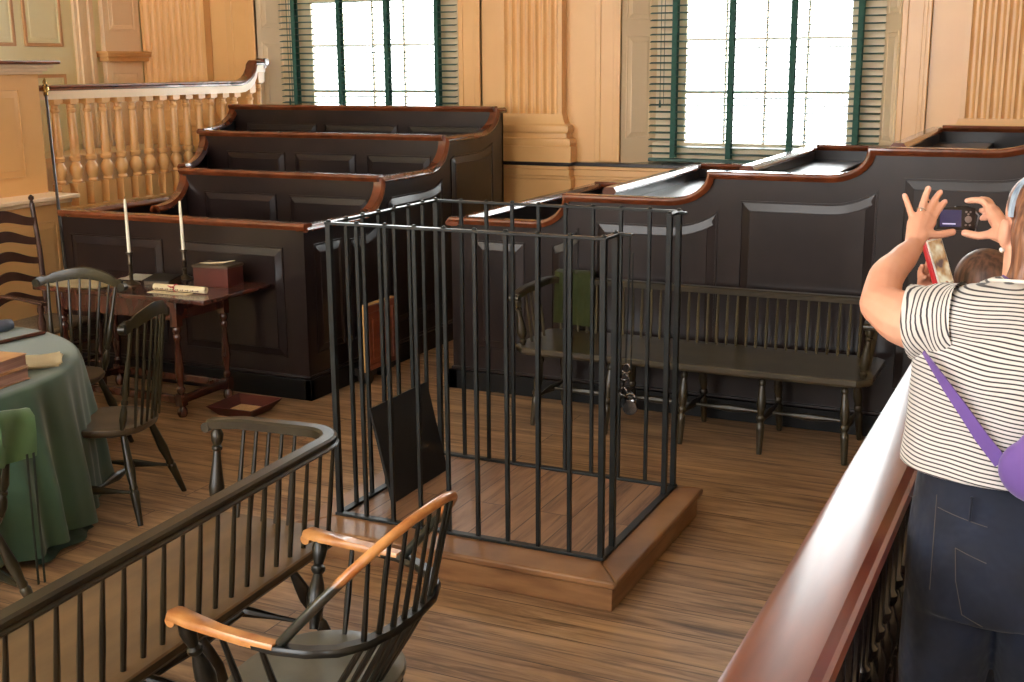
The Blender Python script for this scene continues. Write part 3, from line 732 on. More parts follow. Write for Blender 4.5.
# ================================================================== SETTEES
POST = [(0, .012), (.03, .014), (.05, .02), (.10, .022), (.13, .014), (.16, .016), (.20, .026), (.30, .03), (.42, .024), (.62, .016), (.72, .014), (.74, .02), (.77, .02), (.79, .014), (.84, .022), (.92, .024), (.97, .016), (1, .014)]
LEG = [(0, .014), (.02, .016), (.30, .022), (.36, .023), (.38, .017), (.40, .017), (.42, .024), (.46, .024), (.48, .018), (.60, .027), (.72, .022), (.84, .014), (.86, .021), (.89, .021), (.91, .015), (1, .015)]
LEGS = [(0, .013), (.30, .02), (.36, .0225), (.38, .017), (.41, .0205), (.44, .017), (.6, .024), (.75, .019), (1, .014)]
STR = [(0, .008), (.2, .010), (.42, .019), (.5, .022), (.58, .019), (.8, .010), (1, .008)]
def settee(name, label, loc, rz, Ln, dep, zs, zr, nsp, legx, mt, ms, mr, nside, rake=.03, seat_in=.0, mrail=None, spl=0, edge=None):
    root = thing(name, label, 'bench', loc, rz)
    a, b = Ln/2, dep/2
    g = G(); ch = .07
    aa = a-seat_in; P = [(-aa, b-.05), (-aa, -b+ch), (-aa+ch, -b), (aa-ch, -b), (aa, -b+ch), (aa, b-.05), (aa-.05, b), (-aa+.05, b)]
    g.rings([[V((x*.985, y*.97, zs-.042)) for x, y in P], [V((x, y, zs-.028)) for x, y in P], [V((x, y, zs-.006)) for x, y in P], [V((x*.996, y*.985, zs)) for x, y in P]])
    so = obj('seat', g, ms, root, angle=30)
    if edge:
        so.data.materials.append(M[edge])
        for p in so.data.polygons: p.material_index = 1 if p.normal.z < .4 else 0
    # rail: arm, curved corner, back, curved corner, arm
    yb = b-.03+rake; R_ = .13; path = [V((-a+.02, -b+.02, zr-.02)), V((-a+.015, -b+.16, zr-.005))]
    for k in range(7):
        t = PI-k/6*PI/2; path.append(V((-a+.02+R_+R_*math.cos(t), yb-R_+R_*math.sin(t), zr)))
    path += [V((x, yb, zr)) for x in (-a*.5, 0, a*.5)]
    for k in range(7):
        t = PI/2-k/6*PI/2; path.append(V((a-.02-R_+R_*math.cos(t), yb-R_+R_*math.sin(t), zr)))
    path += [V((a-.015, -b+.16, zr-.005)), V((a-.02, -b+.02, zr-.02))]
    prof = [(-.030, -.016), (.030, -.016), (.034, -.008), (.026, -.002), (.030, .006), (.028, .016), (.018, .022), (-.022, .022), (-.032, .014)]
    # sweep with vertical 'b' axis
    g = G(); RR = []
    for i, p in enumerate(path):
        t = (path[min(i+1, len(path)-1)]-path[max(i-1, 0)]); t.z = 0; t.normalize(); nn = V((-t.y, t.x, 0))
        k = 1.0 if 2 <= i < len(path)-2 else (1.0 if 1 <= i < len(path)-1 else .9)
        RR.append([p+nn*q[0]*k+V((0, 0, q[1]*k)) for q in prof])
    g.rings(RR); obj('top_rail', g, mrail or mr, root, angle=25)
    for s in (-1, 1):
        g = G(); g.tube([(s*(a-.02)-.03*1, -b+.015, zr-.03), (s*(a-.02)+.03, -b+.015, zr-.03)], .019, 12); obj('scroll_handhold', g, mrail or mr, root)
        g = G(); g.lathe((s*(a-.05-seat_in*.6), -b+.07, zs), (s*(a-.02), -b+.05, zr-.03), POST, 12); obj('arm_post', g, mr, root)
        for k in range(nside):
            y = -b+.17+(yb-.2-(-b+.17))*(k+.0)/max(1, nside-1)
            g = G(); g.lathe((s*(a-.06-seat_in*.6), min(y, b-.06), zs-.002), (s*(a-.02), y, zr-.015), [(0, .0085), (.4, .0095), (1, .0065)], 8); obj('side_spindle', g, mt, root)
    for k in range(nsp):
        x = -a+.09+(Ln-.18)*k/(nsp-1)
        g = G(); g.lathe((x, b-.045, zs-.002), (x, yb, zr-.015), [(0, .0085), (.4, .0095), (1, .006)], 8); obj('spindle', g, mt, root)
    for x in legx:
        for s in (-1, 1):
            x2 = x*1.0+(.03 if x > 0 else -.03 if x < 0 else 0)*(1 if abs(x) > a*.6 else .4)
            g = G(); g.lathe((x2+(spl*.4 if x > 0 else -spl*.4), s*(b-.05+spl), 0), (x, s*(b-.12), zs-.035), LEG, 12); obj('leg', g, mr, root)
        g = G(); g.lathe((x*1.01, -(b-.075), zs*.36), (x*1.01, b-.075, zs*.36), STR, 8); obj('cross_stretcher', g, mr, root)
    for x0, x1 in zip(legx, legx[1:]):
        g = G(); g.lathe((x0*1.01, 0, zs*.36), (x1*1.01, 0, zs*.36), STR, 8); obj('long_stretcher', g, mr, root)
    return root
settee('spindle_settee', 'long dark olive spindle bench standing against the right seating box behind the cage', (-1.905, 6.45, 0), 0, 2.03, .58, .475, .79, 33,
       (-.87, -.435, 0, .435, .87), 'bench2', 'bench', 'bench3', 4, rake=.0)
settee('spindle_settee', 'worn olive brown spindle settee in the left foreground seen from behind', (-2.545, 2.41, 0), -PI/2+.055, 2.14, .60, .44, .785, 24,
       (-.80, -.27, .27, .80), 'settee', 'setteeseat', 'settee', 5, rake=.02, seat_in=.06, mrail='setteerail', spl=.10, edge='setteerail')

# ================================================================== WINDSOR CHAIRS
def side_chair(label, loc, rz, crest_z=.92, cw=.27, seat=.44, group='side chairs round the green covered table'):
    root = thing('windsor_chair', label, 'chair', loc, rz, group)
    g = G(); P = []
    for k in range(28):
        t = 2*PI*k/28; c, s = math.cos(t), math.sin(t)
        x = .215*c*(1.0 if c > 0 else .95); y = .225*(abs(s)**.75)*(1 if s > 0 else -1)*(1 if c > -.2 else .94)
        P.append((x, y))
    R = []
    for k, z in ((.86, -.042), (.97, -.03), (1.0, -.014), (.985, -.002), (.93, 0), (.6, -.010), (.25, -.014)):
        R.append([V((x*k, y*k, seat+z)) for x, y in P])
    g.rings(R); obj('seat', g, 'windsorseat', root, angle=50)
    tops = {}
    for sx in (-1, 1):
        for sy in (-1, 1):
            T = V((sx*.12, sy*.13, seat-.03)); B = V((sx*.228, sy*.24, 0)); tops[sx, sy] = (T, B)
            g = G(); g.lathe(B, T, LEGS, 12); obj('leg', g, 'windsor', root)
    mid = []
    for sy in (-1, 1):
        a, b = [tops[sx, sy][1].lerp(tops[sx, sy][0], .36) for sx in (-1, 1)]
        g = G(); g.lathe(a, b, STR, 8); obj('side_stretcher', g, 'windsor', root); mid.append(a.lerp(b, .5))
    g = G(); g.lathe(mid[0], mid[1], STR, 8); obj('cross_stretcher', g, 'windsor', root)
    # back
    xb, xt = -.165, -.205
    cp = lambda t: V((xt-.055*(1-t*t), cw*t, crest_z-.035+.03*(1-t*t)-.012*math.cos(t*PI*1.0)*0))
    for sy in (-1, 1):
        g = G(); t = sy*.80; B = V((xb+.03, sy*.165, seat-.004)); T = cp(t)+V((0, 0, -.01))
        g.lathe(B, T, [(0, .010), (.04, .012), (.10, .019), (.18, .017), (.24, .010), (.25, .016), (.28, .016), (.29, .011), (.36, .017), (.5, .013), (.7, .009), (1, .008)], 10); obj('back_post', g, 'windsor', root)
    for k in range(6):
        t = -.62+1.24*k/5
        g = G(); g.lathe((xb-.025*(1-t*t), t*.20, seat-.004), cp(t), [(0, .0065), (.35, .009), (1, .0055)], 8); obj('spindle', g, 'windsor', root)
    g = G(); R = []; n_ = 26
    for k in range(n_+1):
        t = -1+2*k/n_; p = cp(t); hgt = .030+.012*(1-abs(t))**.5-(.008 if .70 < abs(t) < .88 else 0)+(0.004 if abs(t) > .9 else 0); th = .011 if abs(t) < .9 else .014
        p = p+V((0, 0, .012*math.cos(t*2.6)-.0))
        R.append([p+V((-th, 0, -hgt*.7)), p+V((th, 0, -hgt*.7)), p+V((th*1.1, 0, 0)), p+V((th*.6, 0, hgt*.8)), p+V((-th*.6, 0, hgt*.9)), p+V((-th*1.1, 0, .2*hgt))])
    g.rings(R); obj('crest_rail', g, 'windsor', root, angle=60)
    for sy in (-1, 1):
        g = G(); p = cp(sy)+V((0, 0, -.012)); g.tube([p+V((-.016, 0, 0)), p+V((.016, 0, 0))], .023, 14); obj('crest_scroll', g, 'windsor', root)
    return root
side_chair('dark green spindle-back side chair nearest the wooden floor, beside the green covered table', (-4.09, 4.18, 0), math.radians(196), .97, .215)
side_chair('dark green spindle-back side chair between the green covered table and the writing desk', (-4.95, 4.73, 0), math.radians(279), .945, .275)
c5 = side_chair('dark spindle-back chair at the left edge with a light green cloth over its back', (-3.72, 2.90, 0), math.radians(165), .84, .24)

# armchair in the foreground
root = thing('windsor_armchair', 'black hoop-back spindle armchair with arms worn to orange wood, front centre left', 'chair', (-1.80, 2.53, 0), PI)
# local +x is the facing direction (world -X)
def L2(x, y, z): return (-(x+1.80), -(y-2.53), z)   # world -> local
SZ = .43
g = G(); P = []
for k in range(36):
    t = 2*PI*k/36; c, s = math.cos(t), math.sin(t)
    P.append((.225*c*(1.02 if c > 0 else 1), .27*(abs(s)**.8)*(1 if s > 0 else -1)))
g.rings([[V((x*k-.0, y*k, SZ+z)) for x, y in P] for k, z in ((.84, -.045), (.96, -.034), (1.0, -.016), (.985, -.003), (.94, 0), (.65, -.012), (.3, -.016))])
obj('seat', g, 'greyseat', root, angle=50)
lg = {}
for sx in (-1, 1):
    for sy in (-1, 1):
        T = V((sx*.13, sy*.17, SZ-.03)); B = V((sx*.23, sy*.26, 0)); lg[sx, sy] = (T, B)
        g = G(); g.lathe(B, T, LEG, 14); obj('leg', g, 'blackchair', root)
mid = []
for sy in (-1, 1):
    a, b = [lg[sx, sy][1].lerp(lg[sx, sy][0], .38) for sx in (-1, 1)]
    g = G(); g.lathe(a, b, [(0, .01), (.2, .013), (.4, .024), (.5, .026), (.6, .024), (.8, .013), (1, .01)], 10); obj('side_stretcher', g, 'blackchair', root); mid.append(a.lerp(b, .5))
g = G(); g.lathe(mid[0], mid[1], [(0, .01), (.12, .014), (.14, .02), (.17, .02), (.19, .013), (.4, .022), (.5, .024), (.6, .022), (.81, .013), (.83, .02), (.86, .02), (.88, .014), (1, .01)], 10); obj('cross_stretcher', g, 'blackchair', root)
AZ = .665
armW = [(-2.055, 2.268), (-1.98, 2.250), (-1.89, 2.234), (-1.80, 2.224), (-1.70, 2.220), (-1.62, 2.236), (-1.555, 2.272), (-1.515, 2.33), (-1.492, 2.42), (-1.485, 2.53), (-1.495, 2.63), (-1.525, 2.71), (-1.575, 2.775), (-1.635, 2.815), (-1.71, 2.84), (-1.80, 2.85), (-1.89, 2.86), (-1.98, 2.87), (-2.055, 2.88)]
pts = [V(L2(x, y, AZ)) for x, y in armW]
def flatrail(g, pts, wid, h):
    RR = []
    for i, p in enumerate(pts):
        t = pts[min(i+1, len(pts)-1)]-pts[max(i-1, 0)]; t.z = 0; t.normalize(); nn = V((-t.y, t.x, 0)); w = wid[i]
        RR.append([p-nn*w+V((0, 0, -h*.6)), p+nn*w+V((0, 0, -h*.6)), p+nn*w*1.05+V((0, 0, h*.3)), p+nn*w*.75+V((0, 0, h)), p-nn*w*.75+V((0, 0, h)), p-nn*w*1.05+V((0, 0, h*.3))])
    g.rings(RR)
g = G(); flatrail(g, pts[3:16], [.019]*13, .012); obj('arm_hoop', g, 'blackchair', root, angle=50)
for sl in (slice(0, 5), slice(14, 19)):
    q = pts[sl]; q = q if sl.start == 0 else q[::-1]
    g = G(); q = [p+V((0, 0, .004)) for p in q]; flatrail(g, [q[0]+(q[0]-q[1])*.12]+q, [.022, .030, .028, .021, .020, .018], .013)
    e = q[0]; g.tube([e+V((0, -.026, -.012)), e+V((0, .026, -.012))], .016, 12)
    obj('worn_arm_end', g, 'worn', root, angle=50, label='worn orange wood arm end')
g = G(); zt, n_ = .972, 2.5; bp = []
for k in range(41):
    t = PI*k/40; c, s = math.cos(t), math.sin(t)
    h_ = (zt-AZ-.01)*max(s, 0)**(2/n_); y = 2.53-.30*(1 if c > 0 else -1)*abs(c)**(2/n_)
    bp.append(V(L2(-1.695+.9*h_, y, AZ+.01+h_)))
g.tube(bp, [.0135]*41, 10); obj('hoop', g, 'bow', root)
def bowat(y):
    c = max(-1, min(1, abs((y-2.53)/.30))); c_ = c**(n_/2); s = math.sqrt(max(0, 1-c_*c_)); h_ = (zt-AZ-.01)*s**(2/n_)
    return V(L2(-1.695+.9*h_, y, AZ+.01+h_))
def armat(y):
    best = None
    for (x0, y0), (x1, y1) in zip(armW[5:13], armW[6:14]):
        if y0 <= y <= y1: return x0+(x1-x0)*(y-y0)/(y1-y0)
    return -1.5
for k in range(9):
    t = -1+2*k/8; y1 = 2.53+t*.215; ya = 2.53+t*.20; yb_ = 2.53+t*.165
    a = V(L2(-1.62+(-.05)*t*t, yb_, SZ-.004)); m_ = V(L2(armat(ya), ya, AZ)); b = bowat(y1)
    g = G(); g.tube([a, a.lerp(m_, .5), m_, m_.lerp(b, .5), b], [.007, .0095, .0085, .0065, .0055], 8); obj('spindle', g, 'blackchair', root)
for y, s in ((2.225, -1), (2.85, 1)):
    for x in (-1.88, -1.76):
        g = G(); g.lathe(L2(x+.02, 2.53+s*.23, SZ-.004), L2(x, y+(.005 if s < 0 else 0), AZ), [(0, .007), (.4, .0105), (1, .007)], 8); obj('arm_spindle', g, 'blackchair', root)
    g = G(); g.lathe(L2(-1.97, 2.53+s*.23, SZ-.01), L2(-2.005, y+(.02 if s < 0 else .015), AZ-.006), [(0, .014), (.08, .016), (.2, .024), (.35, .029), (.5, .022), (.62, .014), (.66, .022), (.70, .022), (.73, .014), (.82, .02), (.92, .024), (1, .02)], 14); obj('arm_post', g, 'blackchair', root)

# light green cloth over the back of the chair at the left edge
def hang_cloth(name, loc_pts, m, label, cat):
    g = G(); g.rings(loc_pts, False, False); bmesh.ops.solidify(g.bm, geom=g.bm.faces[:], thickness=.004)
    return obj(name, g, m, label=label, cat=cat, angle=70)
TM = TW[c5.name]
rowsP = []
for i in range(17):
    t = i/16; r_ = []
    for j in range(17):
        q = j/16; y = (-.262+.50*q); tt = y/.24
        xc = -.235-.055*(1-min(1, tt*tt)); zc = .84-.035+.03*(1-min(1, tt*tt))+.045
        a = (t-.4)*2
        wav = .020*math.sin(j*1.3+i*.25)+.010*math.sin(j*2.9)
        if t < .45: x = xc-.028-wav*(1-t); z = zc-.17*(1-t/.45)-.012
        elif t < .58: s_ = (t-.45)/.13; x = xc-.028+.056*s_; z = zc+.006*math.sin(PI*s_)
        else: x = xc+.03+wav*(t-.5); z = zc-.012-.15*((t-.58)/.42)
        z += .012*math.sin(j*.8+1)*(1 if t < .2 or t > .8 else 0)
        r_.append(TM @ V((x, y, z)))
    rowsP.append(r_)
hang_cloth('draped_cloth', rowsP, 'cloth2', 'light green cloth draped over the chair back at the left edge', 'cloth')
g = G()
for dy in (-.235, -.21): g.tube([TM @ V((-.29, dy, .70)), TM @ V((-.275, dy-.004, .45)), TM @ V((-.26, dy-.01, .18))], [.006, .005, .006], 6, flat=.35)
obj('hanging_ribbons', g, 'darkgreen', label='pair of narrow dark green ribbons hanging from the cloth on the left-edge chair', cat='ribbon')

# ladder-back armchair
fx, fy = -5.87, 5.47; ang = math.radians(2)
root = thing('ladder_back_armchair', 'purple-brown ladder-back armchair with wavy slats by the left end of the desk', 'chair', (-6.02, 5.64, 0), ang)
W_ = .25; D_ = .22
def lad(x, y, z): return V((x, y, z))
for sy in (-1, 1):
    pts = [(-D_, sy*W_, 0), (-D_, sy*W_, .45), (-D_-.02, sy*W_, .9), (-D_-.05, sy*W_, 1.20)]
    g = G(); g.tube(pts, [.016, .019, .018, .016], 12)
    e = V(pts[-1]); g.lathe(e, e+V((-.002, 0, .055)), [(0, .010), (.15, .015), (.25, .008), (.5, .019), (.75, .019), (1, .004)], 12); obj('back_post', g, 'ladder', root)
    g = G(); g.lathe((D_, sy*W_, 0), (D_, sy*W_, .655), [(0, .015), (.1, .02), (.6, .02), (.65, .022), (.67, .014), (.70, .024), (.80, .027), (.88, .014), (.91, .022), (.94, .022), (.97, .018), (1, .028)], 12); obj('front_post', g, 'ladder', root)
    g = G(); R = []
    for k in range(13):
        t = k/12; p = V((-D_-.01+(2*D_+.05)*t, sy*W_, .66+.012*math.sin(t*PI*1.2)-.01*t)); w = .018+.012*t; R.append([p+V((0, w*math.cos(a), .011*math.sin(a))) for a in [2*PI*q/10 for q in range(10)]])
    g.rings(R); obj('arm', g, 'ladder', root)
for i, z in enumerate((1.11, .98, .85, .72, .59)):
    g = G(); R = []; hh = .068-.006*i
    for k in range(29):
        t = -1+2*k/28; x = -D_-.045*math.cos(t*PI/2)-(z-.45)*.045
        w = .030*math.cos(t*PI*1.0)-.004
        zt_ = z+w*1.1+hh*.5; zb_ = z+w*.7-hh*.5
        R.append([V((x-.006, t*W_, zb_)), V((x+.006, t*W_, zb_)), V((x+.006, t*W_, zt_)), V((x-.006, t*W_, zt_))])
    g.rings(R); obj('back_slat', g, 'ladder', root, angle=60)
g = G(); R = []
for k, z in ((.90, .425), (1.04, .44), (1.04, .455), (.9, .468), (.4, .462), (.05, .458)): R.append([V((x*D_*k, y*W_*k, z)) for x, y in ((-1, -1), (0, -1.0), (1, -1.06), (1.02, 0), (1, 1.06), (0, 1.0), (-1, 1), (-1.0, 0))])
g.rings(R); obj('rush_seat', g, 'rush', root, angle=80)
for z, nm in ((.16, 'rung'), (.29, 'rung')):
    for sy in (-1, 1): g = G(); g.tube([(-D_, sy*W_, z), (D_, sy*W_, z)], .011, 8); obj(nm, g, 'ladder', root)
    g = G(); g.lathe((D_, -W_, z+.05), (D_, W_, z+.05), [(0, .01), (.3, .013), (.42, .022), (.5, .014), (.58, .022), (.7, .013), (1, .01)], 10); obj(nm, g, 'ladder', root)

# ================================================================== ROUND TABLE UNDER GREEN CLOTH
TC = V((-5.02, 3.43, 0))
root = thing('round_table', 'large round table hidden under a green cloth at the left edge', 'table', tuple(TC))
g = G(); g.lathe((0, 0, .715), (0, 0, .742), [(0, 1.04), (.2, 1.05), (1, 1.05)], 48); obj('table_top', g, 'desk', root)
for k in range(4):
    a = PI/4+k*PI/2; g = G(); g.lathe((.62*math.cos(a), .62*math.sin(a), 0), (.62*math.cos(a), .62*math.sin(a), .715), LEG, 12); obj('leg', g, 'desk', root)
g = G(); R = []; N = 420
for q, (rr, z) in enumerate(((.05, .752), (.5, .752), (.9, .752), (1.03, .7515), (1.055, .749), (1.068, .738), (1.076, .70), (1.085, .62), (1.098, .5), (1.112, .38), (1.125, .26), (1.13, .16), (1.14, .07))):
    ring_ = []
    for k in range(N):
        a = 2*PI*k/N; fo = max(0, (.745-z)/.7)
        f1 = math.sin(a*17+.6*math.sin(a*3))*.4+math.sin(a*31+1.3+2*math.sin(a*5))*.36+math.sin(a*47+math.sin(a*4))*.2+math.sin(a*7+.4)*.3
        d = .062*fo**.7*f1+.0*fo
        zz = z+(.018*math.sin(a*9)*fo if q >= 10 else 0)+(-.02*fo if abs(((a-.17+PI) % (2*PI))-PI) < .25 and q == 12 else 0)
        ring_.append(V(((rr+d)*math.cos(a), (rr+d)*math.sin(a), max(.012, zz)))+TC)
    R.append(ring_)
g.rings(R, True, False); g._face([v for v in g.bm.verts][:N][::-1])
obj('tablecloth', g, 'cloth', label='green baize cloth covering the round table down to the floor', cat='tablecloth', angle=80)
# dark folded end of the cloth on the floor
g = G(); R = []
for i in range(9):
    t = i/8; R.append([TC+V(((1.03+.13*t+.02*math.sin(j*1.1))*math.cos(.02+.035*j), (1.03+.13*t+.02*math.sin(j*1.1))*math.sin(.02+.035*j), .018+.035*math.sin(PI*t)*(1+.4*math.sin(j*1.7)))) for j in range(12)])
R2 = [[p-V((0, 0, .012)) for p in r_] for r_ in R]
g.rings(R, False, False); bmesh.ops.solidify(g.bm, geom=g.bm.faces[:], thickness=.008)
obj('cloth_fold', g, 'cloth', label='dark green end of cloth lying on the floor under the round table edge', cat='cloth', angle=80)

# things on the round table (top of cloth z=.753)
TZ = .7545
def book(loc, rz, w, d, h, m, label, z0=TZ, group=None):
    root = thing('book', label, 'book', (loc[0], loc[1], z0), rz, group)
    g = G(); g.box(-w/2, w/2, -d/2, d/2, 0, .004); g.box(-w/2, w/2, -d/2, d/2, h-.004, h)
    R = []
    for z in (0, h*.25, h*.5, h*.75, h):
        b_ = .006*math.sin(PI*z/h); R.append([V((-w/2-b_-.003, -d/2, z)), V((-w/2+.004, -d/2, z)), V((-w/2+.004, d/2, z)), V((-w/2-b_-.003, d/2, z))])
    g.rings(R); obj('cover', g, m, root, bevel=.0015)
    g = G(); g.box(-w/2+.003, w/2-.006, -d/2+.005, d/2-.005, .0045, h-.0045); obj('page_block', g, 'pages', root)
    return root
ba = math.radians(97)
book((-4.17, 3.50), ba-PI/2, .26, .36, .055, 'leather', 'lower of two tan leather books stacked on the green cloth', group='tan books on the round table')
book((-4.175, 3.51), ba-PI/2+.03, .25, .35, .055, 'leather', 'upper of two tan leather books stacked on the green cloth', TZ+.056, group='tan books on the round table')
def sheet(loc, rz, w, d, m, label, cat='paper', z0=TZ, n=1, curl=.004, name='paper_sheet', group=None):
    for k in range(n):
        g = G(); R = []
        for i in range(9):
            R.append([V((-w/2+w*i/8, -d/2+d*j/8, .001+curl*(abs(i-4)/4)**2*(.6+.4*math.sin(j*1.3+k))+.0012*math.sin(i*2+j)**2)) for j in range(9)])
        g.rings(R, False, False); bmesh.ops.solidify(g.bm, geom=g.bm.faces[:], thickness=-.0012)
        mx = Matrix.Translation((loc[0], loc[1], z0+k*.0045)) @ Matrix.Rotation(rz+k*.07, 4, 'Z')
        bmesh.ops.transform(g.bm, matrix=mx, verts=g.bm.verts[:])
        obj(name, g, m, label=label if n == 1 else label[k], cat=cat, group=group, angle=70)
sheet((-4.24, 3.93), math.radians(40), .17, .26, 'paper', ['bottom crumpled cream sheet beside the tan books', 'middle crumpled cream sheet beside the tan books', 'top crumpled cream sheet beside the tan books'], n=3, curl=.012, group='sheets beside the books')
g = G(); p0, p1 = V((-4.69, 4.38, TZ+.011)), V((-4.73, 3.98, TZ+.011)); g.tube([p0, p1], .0105, 10); g.tube([p0, p0+(p0-p1).normalized()*.006], [.0105, .006], 10)
obj('wooden_ruler_rod', g, 'desk', label='dark round wooden rod lying on the green cloth behind the papers', cat='rod')
g = G(); g.tube([(-4.93, 4.36, TZ+.033), (-4.99, 4.02, TZ+.033)], .032, 20); g.tube([(-4.925, 4.39, TZ+.033), (-4.93, 4.36, TZ+.033)], [.026, .032], 20)
obj('pewter_cylinder', g, 'greymetal', label='blue-grey metal cylinder lying on the green cloth at the left edge', cat='cylinder')
g = G(); g.tube([(-5.02, 4.36, TZ+.085), (-5.02, 4.32, TZ+.09), (-5.07, 4.0, TZ+.09)], [.018, .03, .03], 16)
g.tube([(-5.03, 4.27, TZ), (-5.03, 4.27, TZ+.07)], .02, 10); g.tube([(-5.05, 4.08, TZ), (-5.05, 4.08, TZ+.07)], .02, 10)
obj('leather_roll', g, 'leather', label='tan rounded leather roll above the blue-grey cylinder at the left edge', cat='roll')

# ================================================================== WRITING DESK
root = thing('writing_desk', 'dark red-brown wooden writing desk with turned legs in front of the left box', 'desk', (-5.25, 5.77, 0))
DZ = .75
g = G(); g.box(-5.88, -4.54, 5.43, 6.085, DZ-.028, DZ); obj('desk_top', g, 'desk', root, world=True, bevel=.006)
g = G(); x0, x1, y0, y1 = -5.74, -4.80, 5.49, 5.97
g.box(x0, x1, y0, y0+.02, .60, DZ-.03); g.box(x0, x1, y1-.02, y1, .60, DZ-.03); g.box(x0, x0+.02, y0, y1, .60, DZ-.03); g.box(x1-.02, x1, y0, y1, .60, DZ-.03)
obj('apron', g, 'desk', root, world=True, bevel=.003)
DL = [(.0, .022), (.04, .030), (.07, .026), (.09, .024)]
for x in (x0+.02, x1-.02):
    for y in (y0+.02, y1-.02):
        g = G(); g.box(x-.026, x+.026, y-.026, y+.026, .56, DZ-.03); g.box(x-.026, x+.026, y-.026, y+.026, .07, .145)
        g.lathe((x, y, .145), (x, y, .56), [(0, .018), (.04, .026), (.08, .026), (.11, .017), (.2, .022), (.35, .029), (.6, .022), (.78, .016), (.82, .025), (.86, .025), (.89, .018), (.93, .026), (.97, .026), (1, .02)], 14)
        g.lathe((x, y, 0), (x, y, .07), [(0, .022), (.3, .032), (.7, .030), (.9, .02), (1, .02)], 14); obj('leg', g, 'desk', root, world=True, bevel=.002)
g = G()
for x in (x0+.02, x1-.02): g.box(x-.018, x+.018, y0+.04, y1-.04, .085, .13)
for y in (y0+.02, y1-.02): g.box(x0+.04, x1-.04, y-.018, y+.018, .085, .13)
obj('stretcher', g, 'desk', root, world=True, bevel=.003)
def candlestick(x, y, z0, label, hc, hs=.13):
    root = thing('candlestick', label, 'candlestick', (x, y, z0), 0, 'candlesticks on the writing desk')
    g = G(); g.lathe((0, 0, 0), (0, 0, hs), [(0, .055), (.03, .055), (.06, .045), (.12, .02), (.16, .012), (.30, .012), (.34, .018), (.38, .011), (.6, .0115), (.64, .017), (.68, .0115), (.93, .0125), (.95, .022), (1, .022)], 20); obj('stick', g, 'pewter', root)
    g = G(); g.lathe((0, 0, hs-.01), (-.004, 0, hs+hc), [(0, .0115), (.9, .0085), (.985, .0075), (1, .003)], 14); cnd = obj('candle', g, 'wax', root)
    g = G(); g.tube([(-.004, 0, hs+hc-.002), (-.003, 0, hs+hc+.01), (.003, 0, hs+hc+.014)], .0015, 6); obj('wick', g, 'wick', cnd)
candlestick(-5.31, 5.69, DZ, 'candlestick with a tall white candle standing nearer the papers on the desk', .33, .205)
candlestick(-5.14, 5.99, DZ, 'candlestick with a tall white candle behind the dark ink stand', .31, .19)
sheet((-5.62, 5.60), math.radians(4), .46, .28, 'paper', 'large cream parchment sheet at the left end of the writing desk', z0=DZ)
sheet((-5.55, 5.60), math.radians(-8), .34, .22, 'paper', 'second cream parchment sheet overlapping at the left end of the desk', z0=DZ+.005)
sheet((-5.42, 5.93), math.radians(12), .26, .22, 'paperw', 'white sheet lying at the back of the desk between the candlesticks', z0=DZ)
root = thing('ink_stand', 'dark grey ink stand with sloped lid beside the front candlestick', 'ink stand', (-5.16, 5.80, DZ), math.radians(8))
g = G(); g.rings([[V((-.09, -.07, 0)), V((.09, -.07, 0)), V((.09, .07, 0)), V((-.09, .07, 0))], [V((-.09, -.07, .025)), V((.09, -.07, .025)), V((.09, .07, .045)), V((-.09, .07, .045))]]); obj('body', g, 'boxlid', root, bevel=.003)
g = G(); g.rings([[V((-.095, -.075, .026)), V((.095, -.075, .026)), V((.095, .075, .046)), V((-.095, .075, .046))], [V((-.095, -.075, .031)), V((.095, -.075, .031)), V((.095, .075, .051)), V((-.095, .075, .051))]]); obj('lid', g, 'iron', root, bevel=.001)
root = thing('rolled_parchment', 'rolled cream parchment tied with red ribbon at the front of the desk', 'scroll', (-4.85, 5.60, DZ), math.radians(2))
g = G(); n = 60; R = []
for k in range(n): 
    a = k/n*4.3*PI; rr = .022-.0022*a/PI*1.0
    R.append((rr*math.cos(a), .024+rr*math.sin(a)))
g.rings([[V((x, p[0], p[1])) for p in R]+[V((x, p[0]*.96, .024+(p[1]-.024)*.96)) for p in R[::-1]] for x in (-.19, .19)]); g.box(-.19, .10, -.075, -.01, .001, .003)
obj('parchment', g, 'paper', root, angle=60)
g = G()
for k in range(26):
    x = -.17+.0125*k; h_ = .004+.003*math.sin(k*2.1)
    a = -2.2; g.box(x, x+.008, -.0236, -.0226, .017-h_*.3, .017+h_)
    if k % 3 != 1: g.box(x, x+.006, -.045, -.0425, .003, .0036)
obj('handwriting', g, 'ink', root, smooth=False)
g = G(); g.tube([V((-.03, .0245*math.cos(a), .024+.0245*math.sin(a))) for a in [2*PI*k/16 for k in range(17)]], .003, 6)
g.tube([(-.03, -.024, .03), (-.06, -.04, .045), (-.045, -.03, .03), (-.02, -.045, .043), (-.03, -.024, .03)], .0028, 6); obj('ribbon', g, 'ribbon', root)
root = thing('document_box', 'red-brown wooden box with a pale quill across its lid on the desk', 'box', (-4.80, 5.90, DZ), math.radians(4))
g = G(); g.box(-.125, .125, -.085, .085, 0, .118); obj('box_body', g, 'redbox', root, bevel=.003)
g = G(); g.box(-.13, .13, -.09, .09, .118, .134); obj('lid', g, 'boxlid', root, bevel=.003)
g = G(); g.tube([(-.10, -.04, .138), (-.03, -.03, .139), (.04, -.0, .142), (.10, .05, .152)], [.002, .004, .005, .002], 8)
obj('quill_pen', g, 'quill', label='pale curved quill lying on the lid of the red-brown box', cat='quill')
q = bpy.data.objects['quill_pen']; q.location = V((-4.80, 5.90, DZ))+V((0, .0, .1365))

